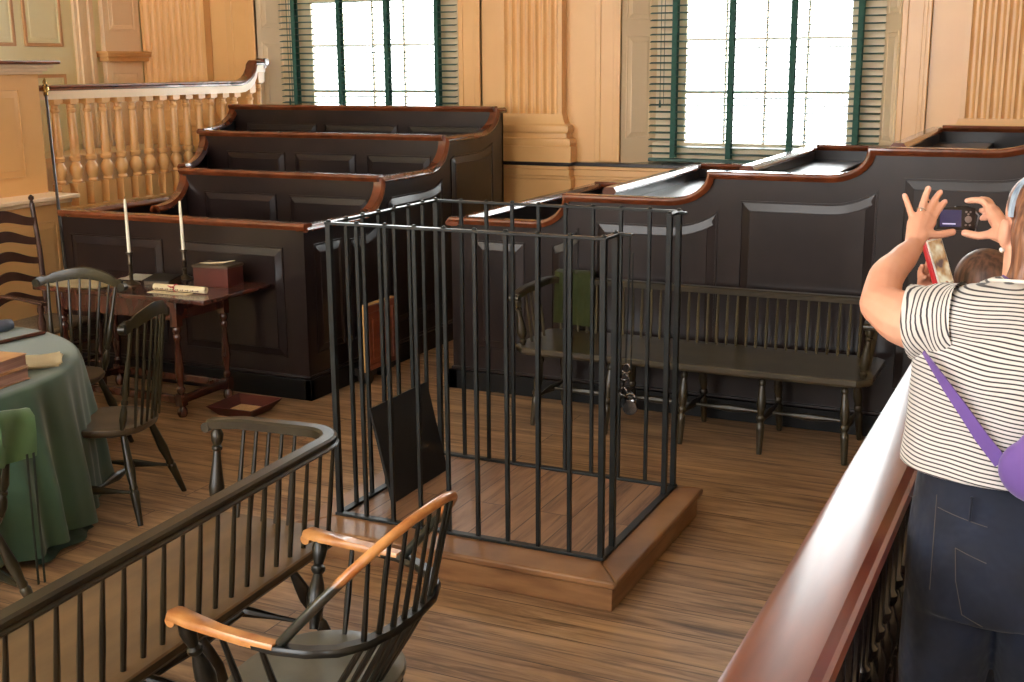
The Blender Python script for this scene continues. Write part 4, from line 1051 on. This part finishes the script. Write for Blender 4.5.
# staff leaning against the pedestal
root = thing('staff', 'long dark staff with brass finial leaning beside the cream balusters', 'staff', (-5.86, 5.715, 0))
a = V((-5.86, 5.715, 0)); b = V((-6.93, 6.70, 1.90))
g = G(); g.tube([a, b], [.011, .010], 12); st = obj('shaft', g, 'staff', root, world=True)
g = G(); d = (b-a).normalized(); g.lathe(b-d*.03, b+d*.13, [(0, .017), (.1, .019), (.16, .013), (.3, .026), (.42, .026), (.5, .012), (.56, .020), (.62, .012), (.75, .016), (.9, .008), (1, .002)], 14); obj('brass_finial', g, 'brass', st, world=True)

# tray of sand on the floor
root = thing('sand_tray', 'shallow maroon wooden tray holding sand on the floor by the desk', 'tray', (-4.53, 5.74, 0), math.radians(2))
g = G(); o_, i_ = .165, .10
def sq(s, z): return [V((-s, -s, z)), V((s, -s, z)), V((s, s, z)), V((-s, s, z))]
g.rings([sq(.11, .0), sq(.165, .065), sq(.157, .067), sq(.10, .012)]); obj('tray_body', g, 'tray', root, smooth=False)
g = G(); g.rings([sq(.095, .0122), sq(.10, .018), sq(.06, .024), sq(.02, .026)]); obj('sand', g, 'sand', root)

# small case by the left box side
root = thing('panelled_case', 'small reddish panelled wooden case on black feet against the left box side', 'case', (-4.215, 6.78, 0))
g = G(); g.box(-4.190, -4.155, 6.555, 6.93, .10, .54); obj('case_body', g, 'chest', root, world=True, bevel=.006)
g = G(); F = lambda uu, vv, dd: V((-4.155+dd, uu, vv)); raised(g, rect(6.59, 6.90, .13, .49), F, .03, .008); obj('front_panel', g, 'chest', root, world=True, angle=15)
g = G(); g.box(-4.188, -4.157, 6.54, 6.555, .10, .54); g.box(-4.188, -4.157, 6.54, 6.93, .54, .548); obj('pale_edge', g, 'chestedge', root, world=True, label='pale wooden edge')
for y in (6.63, 6.86):
    g = G(); g.tube([(-4.25, y, .05), (-4.18, y, .05)], .048, 16); g.box(-4.27, -4.16, y-.05, y+.05, .06, .11); obj('foot', g, 'rubber', root, world=True)

# olive cloth over the long bench
R = []
for i in range(15):
    t = i/14; row = []
    for j in range(13):
        q = j/12; x = -2.86+.24*q; w_ = .006*math.sin(j*1.4+.3*i)
        if t < .1: y = 6.762; z = .845-.0+(-.05*(1-t/.1))
        elif t < .28: s_ = (t-.1)/.18; y = 6.762-.085*s_; z = .845+.006*math.sin(PI*s_)
        else: s_ = (t-.28)/.72; y = 6.675-.012*s_+w_-.01; z = .845-.315*s_-.01*q
        row.append(V((x, y, z)))
    R.append(row)
g = G(); g.rings(R, False, False); bmesh.ops.solidify(g.bm, geom=g.bm.faces[:], thickness=.004)
obj('hanging_cloth', g, 'olivecloth', label='olive green cloth hung over the back of the long bench', cat='cloth', angle=70)

# ================================================================== BAR RAIL + VISITOR FLOOR
g = G(); g.box(-.46, 3.19, -3.19, 6.6, 0, .2); struct('floor', g, 'visitfloor', smooth=False)
root = thing('bar_railing', 'long glossy mahogany bar railing with dark turned balusters running away on the right', 'railing', (-.38, 2.0, .2))
BR = [(-.085, .0), (-.080, -.012), (-.06, -.022), (.055, -.022), (.072, -.012), (.082, -.012), (.088, -.002), (.084, .008), (.074, .012), (.066, .009), (.050, .024), (.030, .033), (.012, .034), (-.012, .030), (-.030, .020), (-.044, .012), (-.052, .015), (-.066, .013), (-.078, .012)]
g = G(); g.sweep([(-.38, -1.5, 1.085), (-.38, 5.4, 1.085)], (1, 0, 0), [(a, b) for a, b in BR]); obj('handrail', g, 'barrail', root, world=True, angle=28)
g = G(); g.box(-.425, -.335, -1.5, 5.4, 1.03, 1.065); obj('under_rail', g, 'black', root, world=True, bevel=.004)
g = G(); g.box(-.44, -.32, -1.5, 5.4, .2, .30); g.box(-.45, -.29, -1.5, 5.4, .30, .335); obj('bottom_rail', g, 'dark', root, world=True, bevel=.006)
yy = .55
while yy < 5.4:
    g = G(); g.box(-.405, -.355, yy-.025, yy+.025, .335, .43); g.box(-.405, -.355, yy-.025, yy+.025, .97, 1.03)
    g.lathe((-.38, yy, .43), (-.38, yy, .97), [(0, .016), (.03, .026), (.06, .018), (.16, .034), (.26, .034), (.36, .016), (.38, .026), (.42, .028), (.45, .018), (.7, .021), (.86, .016), (.88, .024), (.93, .024), (.96, .016), (1, .018)], 12)
    obj('baluster', g, 'barbal', root, world=True, bevel=.002); yy += .115
# ================================================================== PEOPLE
def loft(g, secs, seg=20):
    # secs: (cx,cy,z,rx,ry) horizontal ellipses
    g.rings([[V((cx+rx*math.cos(a), cy+ry*math.sin(a), z)) for a in [2*PI*k/seg for k in range(seg)]] for cx, cy, z, rx, ry in secs])
def limb(g, pts, rad, seg=14):
    # smooth Catmull-Rom chain with round ends
    P = [V(p) for p in pts]; out = []; rr = []
    for i in range(len(P)-1):
        p0, p1, p2, p3 = P[max(i-1, 0)], P[i], P[i+1], P[min(i+2, len(P)-1)]
        for k in range(5):
            t = k/5
            out.append(.5*((2*p1)+(p2-p0)*t+(2*p0-5*p1+4*p2-p3)*t*t+(3*p1-p0-3*p2+p3)*t**3)); rr.append(rad[i]+(rad[i+1]-rad[i])*(t*t*(3-2*t)))
    out.append(P[-1]); rr.append(rad[-1])
    g.tube(out, rr, seg); g.ell(P[0], (rad[0],)*3, 12, 8); g.ell(P[-1], (rad[-1],)*3, 12, 8)

def head(g, c, yawh, s=1.0):
    # face towards local -x rotated by yawh ; nose, brow, chin, ears
    Rm = Matrix.Rotation(yawh, 3, 'Z'); T = lambda x, y, z: V(c)+Rm @ V((x*s, y*s, z*s))
    def E(x, y, z, a, b, d): g.ell(T(x, y, z), (a*s, b*s, d*s), 18, 12, Rm)
    E(.008, 0, .03, .092, .074, .088); E(-.022, 0, -.035, .066, .058, .075); E(-.05, 0, -.082, .032, .034, .026)
    g.lathe(T(-.088, 0, .012), T(-.104, 0, -.032), [(0, .008), (.6, .013), (1, .015)], 10); g.ell(T(-.102, 0, -.034), (.014*s, .016*s, .011*s), 10, 8)
    E(-.08, 0, -.062, .014, .026, .009); E(-.074, .0, .026, .018, .045, .012)
    for sy in (-1, 1): E(.004, sy*.081, -.012, .018, .012, .032); E(-.06, sy*.038, -.03, .026, .024, .024)
    return T, Rm

def hand(g, wrist, k0, chains, wr, thick=.014):
    # palm: webs from wrist to each knuckle ; fingers as separate tapered chains
    w = V(wrist)
    for ch in chains[:-1]:
        g.tube([w, w.lerp(V(ch[0]), .5), V(ch[0])], [wr*.78, .0175, .0135], 10); g.ell(ch[0], (.0125,)*3, 10, 8)
    for a, b in zip(chains[:-1], chains[1:-1]): g.tube([w.lerp(V(a[0]), .45), V(b[0]).lerp(w, .12)], [.013, .011], 8)
    th = chains[-1]; g.tube([w, V(th[0])], [wr*.7, .0150], 10); g.ell(th[0], (.0135,)*3, 10, 8)
    for i, ch in enumerate(chains):
        th_ = i == len(chains)-1; r0 = .0114 if th_ else (.0088 if i == 0 else .0099)
        limb(g, ch, [r0*(1-.09*k) for k in range(len(ch))], 10)

# --- woman photographing ---
root = thing('person', 'woman in a striped shirt and dark jeans raising a compact camera at the right edge', 'person', (-.07, 2.62, .2))
HC = V((-.070, 2.782, 1.725))
g = G()
T, Rm = head(g, HC, math.radians(-62), 1.0)
limb(g, [(-.085, 2.73, 1.52), (-.083, 2.745, 1.60), (-.085, 2.765, 1.68)], [.062, .056, .055])
loft(g, [(-.08, 2.62, 1.16, .17, .12), (-.09, 2.62, 1.3, .175, .12), (-.09, 2.63, 1.42, .17, .115), (-.09, 2.65, 1.52, .165, .10), (-.09, 2.68, 1.575, .12, .07)])
# left arm: shoulder, elbow, wrist
SL, EL, WL = (-.215, 2.608, 1.535), (-.378, 2.70, 1.548), (-.349, 2.962, 1.640)
limb(g, [(-.13, 2.625, 1.53), SL, (-.305, 2.642, 1.528), EL], [.056, .060, .061, .046])
limb(g, [EL, (-.383, 2.79, 1.592), (-.365, 2.88, 1.618), WL], [.046, .040, .033, .0245])
LH = [[(-.360, 3.022, 1.695), (-.371, 3.034, 1.722), (-.386, 3.045, 1.753)],
      [(-.347, 3.035, 1.706), (-.343, 3.062, 1.738), (-.337, 3.082, 1.768)],
      [(-.333, 3.050, 1.705), (-.325, 3.082, 1.733), (-.312, 3.108, 1.757)],
      [(-.321, 3.056, 1.693), (-.311, 3.085, 1.716), (-.300, 3.108, 1.734)],
      [(-.332, 3.000, 1.668), (-.302, 3.030, 1.664), (-.272, 3.062, 1.668)]]
hand(g, WL, None, LH, .026)
# right arm
SR, ER, WR = (.045, 2.69, 1.53), (.075, 2.87, 1.50), (-.140, 3.01, 1.665)
limb(g, [(-.03, 2.66, 1.53), SR, (.08, 2.77, 1.505), ER], [.07, .066, .06, .045])
limb(g, [ER, (.02, 2.92, 1.55), WR], [.045, .040, .026])
RH = [[(-.186, 3.095, 1.700), (-.196, 3.125, 1.700), (-.214, 3.140, 1.695)], [(-.184, 3.10, 1.708), (-.196, 3.135, 1.715), (-.217, 3.155, 1.712)],
      [(-.186, 3.095, 1.722), (-.202, 3.135, 1.738), (-.222, 3.165, 1.738)],
      [(-.190, 3.080, 1.716), (-.214, 3.118, 1.739), (-.249, 3.136, 1.737)],
      [(-.180, 3.040, 1.672), (-.212, 3.056, 1.663), (-.245, 3.066, 1.667)]]
hand(g, WR, None, RH, .027)
loft(g, [(-.08, 2.62, .93, .15, .12), (-.08, 2.62, 1.18, .17, .12)])
for s in (-1, 1): limb(g, [(-.08+s*.09, 2.62, 1.05), (-.08+s*.10, 2.63, .68), (-.08+s*.10, 2.61, .28)], [.085, .055, .04])
body = obj('body', g, 'skin', root, world=True, voxel=.0042, relax=2)
for ch, nr in [(c, 0) for c in LH+RH[2:]]:
    a, b = V(ch[-2]), V(ch[-1]); d = (b-a).normalized(); tocam = (V((0, 0, 2.066))-b).normalized(); tocam = (tocam-d*tocam.dot(d)).normalized()
    g = G(); g.ell(b+tocam*.0068-d*.0005, (.0052, .0052, .0022), 10, 6, tocam.to_track_quat('Z', 'Y').to_matrix()); obj('fingernail', g, 'nail', body, world=True)
g = G(); c_ = V(LH[1][0]).lerp(V(LH[1][1]), .42); d = (V(LH[1][1])-V(LH[1][0])).normalized(); x_, y_ = frame_of(d)
g.tube([c_+(x_*math.cos(a)+y_*math.sin(a))*.0102 for a in [2*PI*k/20 for k in range(21)]], .0016, 6); tc_ = (V((0, 0, 2.066))-c_).normalized(); g.ell(c_+tc_*.0118, (.0032,)*3, 8, 6)
obj('ring', g, 'silver', root, world=True, label='silver ring on the raised hand')
# eyes and mouth
for sy in (-1, 1):
    g = G(); g.ell(T(-.079, sy*.031, .004), (.011,)*3, 12, 8); ey = obj('eye', g, 'eye', body, world=True)
g = G(); R_ = [T(-.093, t*.022, -.061-.002*abs(t)) for t in (-1, -.5, 0, .5, 1)]; g.tube(R_, [.002, .0045, .005, .0045, .002], 8); obj('mouth', g, 'lip', body, world=True)
# hair: cap plus long locks
g = G()
def HE(x, y, z, a, b, c): g.ell(T(x, y, z), (a, b, c), 20, 14, Rm)
HE(.030, 0, .050, .090, .084, .074); HE(.050, 0, -.005, .074, .084, .10)
rng = random.Random(3)
for k in range(40):
    a = math.radians(-62+124*k/39); R0 = .083+.010*rng.random()
    x, y = .030+R0*math.cos(a)*1.0, R0*math.sin(a)*1.03
    if x < .0: continue
    z_end = -.155-.03*rng.random()
    limb(g, [T(x*.6+.01, y*.7, .08), T(x, y, .0), T(x*1.06, y*1.02, -.07), T(x*1.0+.008*rng.uniform(-1, 1), y*1.25, -.125), T(x*.92, y*1.40, z_end)], [.018, .017, .016, .014, .006], 8)
hair = obj('hair', g, 'hair', root, world=True, voxel=.0045, relax=1)
g = G()
R_ = []
for k in range(25):
    a = -PI*.62+PI*1.24*k/24; R_.append(T(.012+.012*math.cos(a), .0985*math.sin(a), -.012+.148*math.cos(a)*.98+.0))
pts = [T(.022+.012*abs(a), .0885*math.sin(a), .030+.0955*math.cos(a)) for a in [(-1.6+3.2*k/28) for k in range(29)]]
RR = []
for i, p in enumerate(pts):
    t = (pts[min(i+1, 28)]-pts[max(i-1, 0)]).normalized(); ax = (Rm @ V((1, 0, 0))); nn = t.cross(ax).normalized()
    w_ = .009*(1 if 3 < i < 25 else .7); RR.append([p-ax*w_-nn*.003, p+ax*w_-nn*.003, p+ax*w_+nn*.004, p-ax*w_+nn*.004])
g.rings(RR); obj('headband', g, 'band', root, world=True, angle=60)
for sy in (-1, 1): g = G(); g.ell(T(.005, sy*.084, -.048), (.006,)*3, 12, 8); obj('pearl_earring', g, 'pearl', root, world=True)
# shirt
g = G()
loft(g, [(-.10, 2.60, 1.238, .206, .152), (-.10, 2.60, 1.26, .204, .150), (-.10, 2.605, 1.32, .198, .142), (-.10, 2.615, 1.40, .196, .136), (-.10, 2.63, 1.47, .196, .132), (-.095, 2.645, 1.53, .188, .118), (-.09, 2.66, 1.57, .160, .098), (-.088, 2.68, 1.602, .115, .080), (-.086, 2.70, 1.622, .072, .064)], 32)
limb(g, [(-.02, 2.67, 1.54), (.045, 2.69, 1.54), (.08, 2.76, 1.51)], [.08, .078, .076])
limb(g, [(-.12, 2.62, 1.542), (-.17, 2.608, 1.54)], [.088, .086])
sh = obj('shirt', g, 'shirt', root, world=True, voxel=.007, relax=5)
g = G(); a, b = V((-.200, 2.612, 1.542)), V((-.300, 2.634, 1.530)); d = (b-a).normalized(); x_, y_ = frame_of(d); R = []
for k in range(15):
    t = k/14; rr = .084-.006*t; c_ = a.lerp(b, t)+V((0, 0, -.004*math.sin(t*3)))
    R.append([c_+(x_*math.cos(q)+y_*math.sin(q))*(rr+.0025*math.sin(t*11+q*2.0)+.0015*math.sin(q*5+t*5)) for q in [2*PI*m_/36 for m_ in range(36)]])
R.append([c_+d*.001+(x_*math.cos(q)+y_*math.sin(q))*(.072) for q in [2*PI*m_/36 for m_ in range(36)]]); R.append([c_-d*.03+(x_*math.cos(q)+y_*math.sin(q))*(.066) for q in [2*PI*m_/36 for m_ in range(36)]])
g.rings(R, True, False); obj('sleeve', g, 'sleeve', root, world=True, angle=80)
g = G(); g.tube([V((-.086+.074*math.cos(a), 2.70+.066*math.sin(a), 1.617-.012*math.sin(a))) for a in [2*PI*k/28 for k in range(29)]], .004, 8); obj('collar', g, 'collar', root, world=True)
# jeans
g = G()
loft(g, [(-.085, 2.61, .93, .190, .145), (-.085, 2.605, 1.0, .195, .150), (-.085, 2.605, 1.08, .194, .150), (-.085, 2.61, 1.16, .188, .142), (-.085, 2.615, 1.235, .180, .132)], 28)
for s in (-1, 1): limb(g, [(-.085+s*.088, 2.61, 1.0), (-.085+s*.10, 2.615, .80), (-.085+s*.105, 2.63, .62), (-.085+s*.105, 2.61, .42), (-.085+s*.105, 2.60, .29)], [.104, .096, .082, .072, .068], 20)
je = obj('jeans', g, 'jeans', root, world=True, voxel=.008, relax=4)
g = G()
def hip(a, z, e=.004): return V((-.085+(.192+e)*math.cos(a), 2.605+(.148+e)*math.sin(a), z))
g.tube([hip(PI*1.02+k*.10, 1.185-.018*k+.004*k*k) for k in range(5)], .0009, 5)
g.tube([hip(PI*1.27, 1.20-.03*k, .003) for k in range(8)], .0009, 5)
g.tube([hip(PI*1.36+.055*k, 1.10-.003*k, .004) for k in range(7)], .0009, 5); g.tube([hip(PI*1.36, 1.10, .004), hip(PI*1.37, 1.03, .004), hip(PI*1.40, .96, .004)], .0009, 5); g.tube([hip(PI*1.40+.055*k, .96-.004*k, .004) for k in range(5)], .0009, 5)
g.tube([hip(PI*1.28+.07*k, 1.175-.002*k, .004) for k in range(9)], .0009, 5)
obj('stitching', g, 'stitch', je, world=True)
g = G(); g.tube([hip(PI*1.40, 1.215, .003), hip(PI*1.40, 1.165, .003)], .006, 6, flat=.5); obj('belt_loop', g, 'jeans', je, world=True)
for s in (-1, 1):
    g = G(); limb(g, [(-.085+s*.105, 2.58, .235), (-.085+s*.105, 2.66, .235), (-.085+s*.115, 2.76, .225)], [.034, .034, .025]); limb(g, [(-.085+s*.105, 2.60, .25), (-.085+s*.105, 2.60, .30)], [.04, .042]); obj('shoe', g, 'shoe', root, world=True, voxel=.006, relax=2)

# purple bag on her back
root = thing('shoulder_bag', 'purple fabric bag slung across the back of the woman in the striped shirt', 'bag', (-.02, 2.42, 1.22))
g = G(); [g.ell((.028+dx, 2.436, 1.325+dz), (.085, .036, .070), 24, 16) for dx, dz in ((-.045, -.03), (.05, -.045), (.07, .06), (.0, .03))]; g.ell((.03, 2.43, 1.31), (.11, .042, .10), 24, 16); obj('bag_body', g, 'purple', root, world=True, voxel=.006, relax=4)
def strapline(pts, w, name, m, t=.004):
    g = G(); RR = []; pts = [V(p) for p in pts]
    for i, p in enumerate(pts):
        tt = (pts[min(i+1, len(pts)-1)]-pts[max(i-1, 0)]).normalized(); c_ = V((-.09, 2.64, p.z)); nn = (p-c_); nn -= tt*nn.dot(tt); nn.normalize(); sd = tt.cross(nn)
        RR.append([p-sd*w[i], p+sd*w[i], p+sd*w[i]+nn*t, p-sd*w[i]+nn*t])
    g.rings(RR); return obj(name, g, m, root, world=True, angle=60)
strapline([(-.095, 2.445, 1.30), (-.135, 2.452, 1.345), (-.170, 2.462, 1.39), (-.205, 2.478, 1.43), (-.235, 2.50, 1.463), (-.262, 2.535, 1.487)], [.014, .0135, .0125, .011, .008, .004], 'bag_strap', 'purple')
strapline([(.02, 2.50, 1.42), (-.01, 2.53, 1.50), (-.05, 2.575, 1.565), (-.098, 2.62, 1.602), (-.12, 2.68, 1.622)], [.02, .02, .02, .02, .02], 'bag_strap', 'purple')

# compact camera
root = thing('compact_camera', 'black compact camera held up in both hands of the woman', 'camera', (-.268, 3.127, 1.67))
rx = V((.908, .417, -.03)).normalized(); uz = V((-.0885, .2045, .9748)); uz = (uz-rx*uz.dot(rx)).normalized(); fy_ = uz.cross(rx).normalized()
CM = Matrix.Identity(4); cc = V((-.270, 3.110, 1.696))
for i in range(3): CM[i][0] = rx[i]; CM[i][1] = fy_[i]; CM[i][2] = uz[i]; CM[i][3] = cc[i]
TL = lambda *p: CM @ V(p)
g = G(); g.box(-.047, .047, 0, .020, -.028, .027, CM); g.box(.0, .034, .004, .016, .027, .031, CM); cb = obj('camera_body', g, 'camblack', root, world=True, bevel=.003)
g = G(); g.tube([TL(-.005, .02, 0), TL(-.005, .035, 0)], [.021, .019], 20); g.tube([TL(-.005, .035, 0), TL(-.005, .036, 0)], [.015, .014], 20); obj('lens', g, 'camblack', cb, world=True)
g = G(); g.box(-.040, .012, -.0012, .001, -.021, .020, CM); scr = obj('screen', g, 'screen', root, world=True, smooth=False)
g = G(); g.box(-.034, -.002, -.0018, -.001, -.0155, -.0125, CM); obj('screen_bar', g, 'screenbar', scr, world=True, smooth=False)
g = G(); g.tube([TL(.029, -.0015, -.002), TL(.029, .001, -.002)], .0085, 18)
obj('control_dial', g, 'btn', root, world=True)
for a, b in ((.024, .016), (.034, .016), (.029, .0105), (.023, -.016), (.033, -.016)):
    g = G(); g.tube([TL(a, -.0015, b), TL(a, .001, b)], .0026, 10); obj('button', g, 'btn', root, world=True)
g = G(); g.tube([TL(.047, .008, .020), TL(.056, .004, .008), TL(.052, .01, -.02), TL(.05, .01, -.03)], .002, 6); obj('wrist_strap', g, 'btn', root, world=True)

# second visitor beyond, holding up a phone
root = thing('person', 'second visitor with brown hair mostly hidden behind the woman in stripes', 'person', (-.12, 3.55, .2))
g = G(); H2 = V((-.222, 3.50, 1.455))
T2, Rm2 = head(g, H2, math.radians(-70), .95)
limb(g, [(-.15, 3.50, 1.24), (-.17, 3.50, 1.31), (-.20, 3.50, 1.41)], [.05, .045, .045])
loft(g, [(-.08, 3.56, 1.0, .14, .10), (-.09, 3.54, 1.15, .14, .09), (-.10, 3.52, 1.24, .13, .08), (-.12, 3.51, 1.28, .08, .06)])
limb(g, [(-.23, 3.50, 1.22), (-.27, 3.42, 1.24), (-.30, 3.38, 1.33), (-.345, 3.33, 1.455)], [.042, .038, .034, .022])
PH = [[(-.352, 3.318, 1.500), (-.340, 3.300, 1.520), (-.325, 3.290, 1.525)], [(-.356, 3.325, 1.51), (-.352, 3.322, 1.54), (-.346, 3.325, 1.56)], [(-.362, 3.31, 1.50), (-.366, 3.30, 1.525), (-.360, 3.287, 1.545)], [(-.36, 3.31, 1.49), (-.362, 3.295, 1.51), (-.350, 3.275, 1.52)], [(-.330, 3.318, 1.485), (-.312, 3.295, 1.500), (-.298, 3.280, 1.505)]]
hand(g, (-.345, 3.33, 1.455), None, PH, .022)
for s in (-1, 1): limb(g, [(-.08+s*.075, 3.56, 1.0), (-.08+s*.08, 3.56, .62), (-.08+s*.08, 3.55, .28)], [.07, .05, .04])
limb(g, [(.04, 3.55, 1.22), (.08, 3.55, 1.0), (.05, 3.45, .85)], [.042, .035, .025])
b2 = obj('body', g, 'skin2', root, world=True, voxel=.005, relax=2)
g = G()
g.ell(T2(.02, 0, .035), (.093, .083, .085), 20, 14, Rm2); g.ell(T2(.04, 0, -.03), (.075, .08, .10), 18, 12, Rm2)
rng = random.Random(9)
for k in range(28):
    a = math.radians(-120+240*k/27); x, y = .028+.078*math.cos(a), .080*math.sin(a)
    if x < -.01: continue
    limb(g, [T2(x*.7, y*.8, .05), T2(x, y, -.03), T2(x*1.03, y*1.05, -.10), T2(x*1.0, y*1.0, -.17-.02*rng.random())], [.016, .015, .013, .006], 8)
obj('hair', g, 'hair2', root, world=True, voxel=.005, relax=1)
for sy in (-1, 1): g = G(); g.ell(T2(-.079, sy*.031, .004), (.010,)*3, 12, 8); obj('eye', g, 'eye', b2, world=True)
g = G(); g.tube([T2(-.093, t*.022, -.061) for t in (-1, 0, 1)], [.002, .0045, .002], 8); obj('mouth', g, 'lip', b2, world=True)
g = G(); loft(g, [(-.08, 3.56, .93, .165, .125), (-.09, 3.54, 1.12, .16, .11), (-.10, 3.52, 1.22, .15, .10), (-.12, 3.51, 1.275, .09, .07)], 24)
limb(g, [(-.20, 3.50, 1.22), (-.255, 3.44, 1.23)], [.052, .05]); limb(g, [(.02, 3.55, 1.21), (.075, 3.55, 1.06)], [.055, .048]); obj('top', g, 'navy', root, world=True, voxel=.008, relax=4)
g = G(); loft(g, [(-.08, 3.56, .84, .155, .12), (-.08, 3.56, .98, .155, .12)]); 
for s in (-1, 1): limb(g, [(-.08+s*.075, 3.56, .9), (-.08+s*.08, 3.56, .6), (-.08+s*.08, 3.55, .25)], [.085, .07, .06])
obj('trousers', g, 'jeans', root, world=True, voxel=.008, relax=3)
for s in (-1, 1): g = G(); limb(g, [(-.08+s*.08, 3.54, .235), (-.08+s*.085, 3.68, .226)], [.034, .026]); obj('shoe', g, 'shoe', root, world=True)
root = thing('phone', 'smartphone in a red case held up below the compact camera', 'phone', (-.32, 3.30, 1.5))
px_ = V((.063, .033, .014)); pu = V((-.040, .010, .112)).normalized(); px_ = (V((.86, .50, .03)))
px_ = (px_-pu*px_.dot(pu)).normalized(); pf_ = pu.cross(px_).normalized(); PM = Matrix.Identity(4); pc = V((-.318, 3.285, 1.560))
RZ = Matrix.Rotation(math.radians(28), 4, 'Z')
for i in range(3): PM[i][0] = px_[i]; PM[i][1] = pf_[i]; PM[i][2] = pu[i]; PM[i][3] = pc[i]
PM = PM @ RZ
g = G(); g.box(-.034, .034, 0, .016, -.066, .066, PM); obj('red_case', g, 'redcase', root, world=True, bevel=.004)
g = G(); g.box(-.031, .031, -.003, .001, -.063, .063, PM); obj('phone_body', g, 'collar', root, world=True, bevel=.002)
g = G(); g.box(-.026, .026, -.0042, -.003, -.058, .058, PM); obj('screen', g, 'phonepic', root, world=True, smooth=False)

# ================================================================== LIGHT
w = bpy.data.worlds.new('world'); SC.world = w; w.use_nodes = True
bg = w.node_tree.nodes['Background']; bg.inputs[0].default_value = (1, 1, .995, 1); bg.inputs[1].default_value = 10.0
def area(name, loc, rot, sx, sy, p, col):
    l = bpy.data.lights.new(name, 'AREA'); l.shape = 'RECTANGLE'; l.size = sx; l.size_y = sy; l.energy = p; l.color = col
    o = bpy.data.objects.new(name, l); COL.objects.link(o); o.location = loc; o.rotation_euler = rot; return o
# daylight outside the two windows
area('daylight_window_1', (-6.05, 10.1, 2.85), (-PI/2, 0, 0), 2.1, 3.2, 90, (.90, .96, 1))
area('daylight_window_2', (-2.38, 10.1, 2.85), (-PI/2, 0, 0), 2.1, 3.2, 90, (.90, .96, 1))
SC.view_settings.view_transform = 'Standard'; SC.view_settings.look = 'None'
SC.view_settings.exposure = 0.1; SC.view_settings.gamma = 1; SC.view_settings.use_curve_mapping = False
